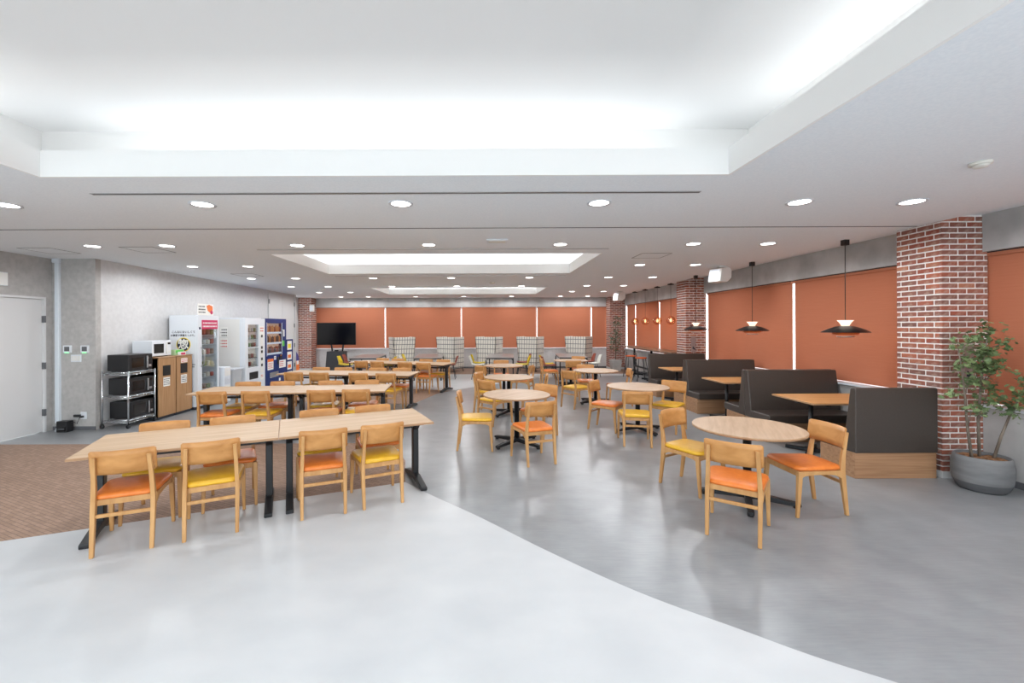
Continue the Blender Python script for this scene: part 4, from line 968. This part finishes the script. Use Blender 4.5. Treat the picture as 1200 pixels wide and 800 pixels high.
for z in SHZ[1:]: ob('shelf', B().box(-w/2+.03, w/2-.03, -d/2+.07, d/2-.05, z-.012, z), 'shelfwhite', t)
# side print
sx = -w/2-.0015
def side_text(body, size, cy, z, mat, name='lettering'):
    me = text_mesh(body, size, .0008); o = ob(name, me, mat, t); o.location = (-w/2-.001, cy, z); o.rotation_euler = (R(90), 0, R(-90)); return o
side_text('こんなにおいしくて', .054, .0, 1.60, 'ink'); side_text('お惣菜で栄養たっぷり。', .048, -.0, 1.53, 'ink')
rg = ob('round_emblem', B().tube([(-w/2-.0005, -.0, 1.345), (-w/2-.003, -.0, 1.345)], .145, 32, False), 'yellowink', t)
ob('emblem_disc', B().tube([(-w/2-.003, -.0, 1.345), (-w/2-.005, -.0, 1.345)], .130, 32, False), 'navyink', rg)
g_ = ob('lettering', text_mesh('惣', .22, .0008), 'paper', rg); g_.location = (-w/2-.0065, -.0, 1.34); g_.rotation_euler = (R(90), 0, R(-90))
side_text('お惣菜自販機', .026, -.16, .93, 'ink'); side_text('24時間営業', .026, -.16, .885, 'ink')
cpack = [plain('pack '+n, c, .45) for n, c in (('brown', srgb(120, 84, 62)), ('cream', srgb(214, 204, 186)), ('green', srgb(120, 140, 90)), ('red', srgb(160, 66, 52)), ('clear', srgb(190, 192, 190)))]
pk = B().box(-.05, .05, -.04, .04, 0, .085).mesh('food_pack', .012)
words = ['bottom', 'second', 'third', 'fourth', 'fifth', 'sixth', 'top']
for i, z in enumerate(SHZ):
    for k in range(4):
        me = pk.copy(); me.materials.clear(); me.materials.append(cpack[(i*3+k*2+i//2) % 5])
        o = ob('food_pack', me, None, None, (-5.96, 8.92+.13*k, z+.001)); o.scale = (.9, 1.0, random.uniform(.9, 1.6))
        tag(o, 'small food pack, %s on the %s shelf inside the glass-door showcase' % (ORD[k], words[i]), 'food pack', 'food packs on the %s showcase shelf' % words[i])
# sign standing on the showcase
o = thing('standing_sign', 'white sign with a picture of fried food on top of the showcase', 'sign', (-5.90, 9.05, 1.951), R(90)); ob('board', B().box(-.25, .25, -.006, .006, 0, .24), 'paper', o)
marks(o, -.23, -.02, .03, .21, -.006, 'ink', 3, 3); ob('food_picture', B().prism([(.02, .20), (.10, .23), (.22, .20), (.23, .12), (.15, .05), (.06, .10)], -.0075, -.006, 'y'), 'orangeink', o); ob('price_spot', B().tube([(.19, -.006, .07), (.19, -.0085, .07)], .045, 16), 'pink', o)
# white vending machine
t = thing('vending_machine', 'tall white snack vending machine with a dark glass window', 'vending machine', (-6.20, 10.95, 0), R(90))
w, d, h = .94, .68, 1.93
ob('body', B().box(-w/2, w/2, -d/2+.10, d/2, .05, h).mesh('body', .006), 'white', t)
ob('side_panel', B().box(-w/2-.002, -w/2, -d/2+.14, d/2-.03, .1, h-.04), 'offwhite', t)
dr = ob('door', B().box(-w/2, -w/2+.12, -d/2, -d/2+.1, .05, h-.01).box(w/2-.32, w/2, -d/2, -d/2+.1, .05, h-.01).box(-w/2+.12, w/2-.32, -d/2, -d/2+.1, 1.76, h-.01).box(-w/2+.12, w/2-.32, -d/2, -d/2+.1, .05, .68), 'white', t)
ob('pane', B().box(-w/2+.12, w/2-.32, -d/2+.02, -d/2+.026, .68, 1.76), 'showglass', dr)
ob('liner', B().box(-w/2+.12, w/2-.32, -d/2+.094, -d/2+.099, .68, 1.76), 'showback', dr)
ob('divider_bar', B().box(-w/2+.12, w/2-.32, -d/2+.0, -d/2+.03, 1.17, 1.19), 'white', dr)
ob('pickup_flap', B().box(-w/2+.18, w/2-.36, -d/2-.006, -d/2, .38, .56).mesh('pickup_flap', .006), 'darkplastic', dr)
kp = ob('payment_panel', B().box(w/2-.24, w/2-.10, -d/2-.004, -d/2, .5, 1.62), 'offwhite', dr)
for z in (1.46, 1.16, 1.05, .86, .70): bx('slot', 'darkplastic', kp, w/2-.21, w/2-.13, -d/2-.008, -d/2-.004, z-.035, z+.035)
n_ = ob('notice', B().box(w/2-.27, w/2-.06, -d/2-.006, -d/2-.004, 1.46, 1.72), 'paper', dr); marks(n_, w/2-.25, w/2-.08, 1.56, 1.70, -d/2-.006, 'redink', 2, 6)
n_ = ob('notice', B().box(w/2-.24, w/2-.1, -d/2-.006, -d/2-.004, .32, .46), 'paper', dr); marks(n_, w/2-.23, w/2-.11, .38, .45, -d/2-.006, 'redink', 2, 7)
for k, (z0, z1) in enumerate(((1.47, 1.70), (1.20, 1.43))):
    n_ = ob('notice', B().box(-w/2-.004, -w/2-.0022, .09, .28, z0, z1), 'paper', t)
    b = B(); rn = random.Random(k)
    for r in range(3):
        yy = .11
        while yy < .25: q = rn.uniform(.015, .03); b.box(-w/2-.0055, -w/2-.004, yy, min(yy+q, .26), z1-.05-.07*r-.028, z1-.05-.07*r); yy += q+.012
    ob('lettering', b, 'ink' if k == 0 else 'redink', n_)
for i, z in enumerate((.72, .92, 1.20, 1.40, 1.58)):
    ob('shelf', B().box(-w/2+.12, w/2-.32, -d/2+.03, -d/2+.094, z-.008, z), 'groove', dr)
    for k in range(4):
        me = pk.copy(); me.materials.clear(); me.materials.append(cpack[(i*2+k*3) % 5])
        o = ob('snack_pack', me, None, None, (-5.925, 10.66+.115*k, z+.001)); o.scale = (.55, .9, 1.15)
        tag(o, 'small snack pack, %s on the %s rack of the white vending machine' % (ORD[k], words[i if i < 4 else 6]), 'snack', 'snacks on the %s vending rack' % words[i if i < 4 else 6])
ob('plinth', B().box(-w/2+.02, w/2-.02, -d/2+.06, d/2-.02, 0, .05), 'kick', t)
# navy vending machine
t = thing('vending_machine', 'navy blue drinks vending machine with three lit product rows', 'vending machine', (-6.24, 12.08, 0), R(90))
w, d, h = 1.22, .72, 1.93
ob('body', B().box(-w/2, w/2, -d/2+.10, d/2, .05, h).mesh('body', .008), 'navy', t)
X0, X1 = -w/2+.10, w/2-.28
dr = ob('door', B().box(-w/2, X0, -d/2, -d/2+.1, .05, h).box(X1, w/2, -d/2, -d/2+.1, .05, h).box(X0, X1, -d/2, -d/2+.1, 1.80, h).box(X0, X1, -d/2, -d/2+.1, .05, .92), 'navy', t)
ob('liner', B().box(X0, X1, -d/2+.09, -d/2+.099, .92, 1.80), plain('glowing tan display back', srgb(200, 160, 130), .6, 0, .5, (1, .78, .6, 1), .22), dr)  # back panel glows in place of the machine's inside lighting
ob('pane', B().box(X0, X1, -d/2+.008, -d/2+.012, .92, 1.80), 'showglass', dr)
rowz = (.98, 1.27, 1.56)
for z in rowz: ob('shelf', B().box(X0, X1, -d/2+.015, -d/2+.09, z-.05, z), plain('glowing shelf strip', srgb(214, 224, 236), .4, 0, .5, (.85, .92, 1, 1), .25), dr)  # strips carry a glow of their own, no lamp inside
ob('display_frame', B().box(X0-.02, X0, -d/2-.005, -d/2+.01, .90, 1.82).box(X1, X1+.02, -d/2-.005, -d/2+.01, .90, 1.82), 'shelfwhite', dr)
can = B().lathe([(.028, 0), (.032, .008), (.032, .125), (.026, .14), (.012, .155), (.012, .17)], 12).mesh('drink_bottle')
ccol = [plain('drink '+str(i), c, .35) for i, c in enumerate((srgb(150, 70, 50), srgb(210, 200, 190), srgb(70, 60, 56), srgb(120, 110, 120), srgb(206, 140, 80), srgb(96, 112, 80)))]
rwn = ['bottom', 'middle', 'top']
for i, z in enumerate(rowz):
    for k in range(9):
        me = can.copy(); me.materials.clear(); me.materials.append(ccol[(k*5+i*2+k*k) % 6])
        o = ob('drink_bottle', me, None, None, (-6.24+d/2-.055, 12.08+X0+.055+.092*k, z+.001)); o.scale = (1, 1, random.uniform(.85, 1.2))
        tag(o, 'sample drink bottle, %s in the %s row of the navy vending machine' % (ORD[k], rwn[i]), 'bottle', 'drinks in the %s vending row' % rwn[i])
n_ = ob('notice', B().box(X0+.02, X0+.34, -d/2-.003, -d/2, .52, .82), 'paper', dr); bx('colour_band', 'orangeink', n_, X0+.02, X0+.34, -d/2-.0045, -d/2-.003, .74, .82); marks(n_, X0+.05, X0+.3, .55, .72, -d/2-.003, 'redink', 4, 11)
n_ = ob('notice', B().box(X0+.38, X0+.50, -d/2-.003, -d/2, .78, .88), 'paper', dr); marks(n_, X0+.39, X0+.49, .80, .86, -d/2-.003, 'ink', 2, 12)
n_ = ob('notice', B().box(X0+.68, X1+.24, -d/2-.003, -d/2, .52, .74), 'paper', dr); marks(n_, X0+.7, X1+.1, .55, .72, -d/2-.003, 'redink', 3, 13)
bx('coin_slot', 'darkplastic', dr, X0+.56, X0+.66, -d/2-.012, -d/2, .64, .84); bx('card_reader', 'darkplastic', dr, X0+.70, X0+.86, -d/2-.012, -d/2, .78, .90); bx('led_strip', 'orangeink', dr, X0+.73, X0+.80, -d/2-.014, -d/2-.012, .87, .89)
bx('green_sticker', 'greenink', dr, X1+.03, X1+.16, -d/2-.003, -d/2, 1.14, 1.30); n_ = ob('notice', B().box(X1+.05, X1+.17, -d/2-.003, -d/2, 1.42, 1.62), 'paper', dr); bx('dark_band', 'ink', n_, X1+.05, X1+.09, -d/2-.0045, -d/2-.003, 1.42, 1.6)
ob('pickup_flap', B().box(X0+.14, X0+.62, -d/2-.008, -d/2, .30, .44).mesh('pickup_flap', .01), 'steel', dr)
bx('round_badge', 'paper', dr, X0+.66, X0+.76, -d/2-.003, -d/2, .16, .24)
ob('plinth', B().box(-w/2+.02, w/2-.02, -d/2+.06, d/2-.02, 0, .05), 'kick', t)
# leaflet stand and little flag beyond it
t = thing('leaflet_stand', 'narrow navy stand with white leaflets next to the navy vending machine', 'display stand', (-6.0, 13.12, 0), R(90)); ob('panel', B().box(-.22, .22, -.03, .03, .02, 1.32).mesh('panel', .006), 'navy', t); ob('base', B().box(-.2, .2, -.16, .16, 0, .02), 'navy', t)
for z0, z1, m_ in ((1.0, 1.27, 'paper'), (.70, .94, 'paper'), (.40, .64, 'paper'), (.10, .34, 'paper')):
    n_ = ob('leaflet', B().box(-.17, .12, -.036, -.03, z0, z1), m_, t); bx('print_band', random.choice(['yellowink', 'navyink', 'orangeink']), n_, -.14, .06, -.0375, -.036, z0+.05, z1-.09)
t = thing('flag_banner', 'small orange and violet promotional banner on the floor by the door', 'banner', (-5.96, 13.62, 0), R(90)); ob('pole', B().tube([(-.1, 0, 0), (-.1, 0, .95)], .008, 6), 'steel', t); ob('base', B().lathe([(.12, 0), (.12, .02)], 16, (-.1, 0, 0)), 'steel', t)
ob('cloth', B().box(-.09, .14, -.004, .004, .12, .62), 'orangeink', t); ob('cloth_top', B().prism([(-.09, .62), (.14, .62), (.06, .80), (-.09, .92)], -.004, .004, 'y'), 'purpleink', t); bx('print_patch', 'paper', t, -.06, .1, -.0055, -.004, .5, .62)
# small drawer tower and bin between the machines
t = thing('drawer_tower', 'small white plastic drawer tower between showcase and white vending machine', 'drawers', (-5.96, 9.70, 0), R(90)); ob('frame', B().box(-.12, .12, -.13, .13, 0, .80).mesh('frame', .006), 'white', t)
for k in range(4): d_ = ob('drawer', B().box(-.105, .105, -.138, -.13, .03+.19*k, .20+.19*k).mesh('drawer', .004), 'shelfwhite' if k == 2 else 'offwhite', t); bx('handle', 'white', d_, -.04, .04, -.146, -.138, .15+.19*k, .165+.19*k)
t = thing('waste_bin', 'translucent plastic waste bin beside the white vending machine', 'bin', (-6.12, 10.18, 0), 0); ob('tub', B().loft([(0, 0, 0, .20, .15), (0, 0, .70, .26, .19)]).mesh('tub', .02), 'bin', t); ob('rim', B().loft([(0, 0, .69, .272, .202), (0, 0, .72, .272, .202)]).mesh('rim', .006), 'shelfwhite', t)
# speaker on the far left brick pillar
t = thing('wall_speaker', 'small white wall speaker high on the brick pillar by the television', 'speaker', (-6.70, 16.62, 2.42)); ob('case', B().box(-.08, .08, -.05, .08, -.13, .13).mesh('case', .02, 2), 'offwhite', t); ob('grille', B().box(-.06, .06, -.055, -.05, -.11, .11), 'white', t)
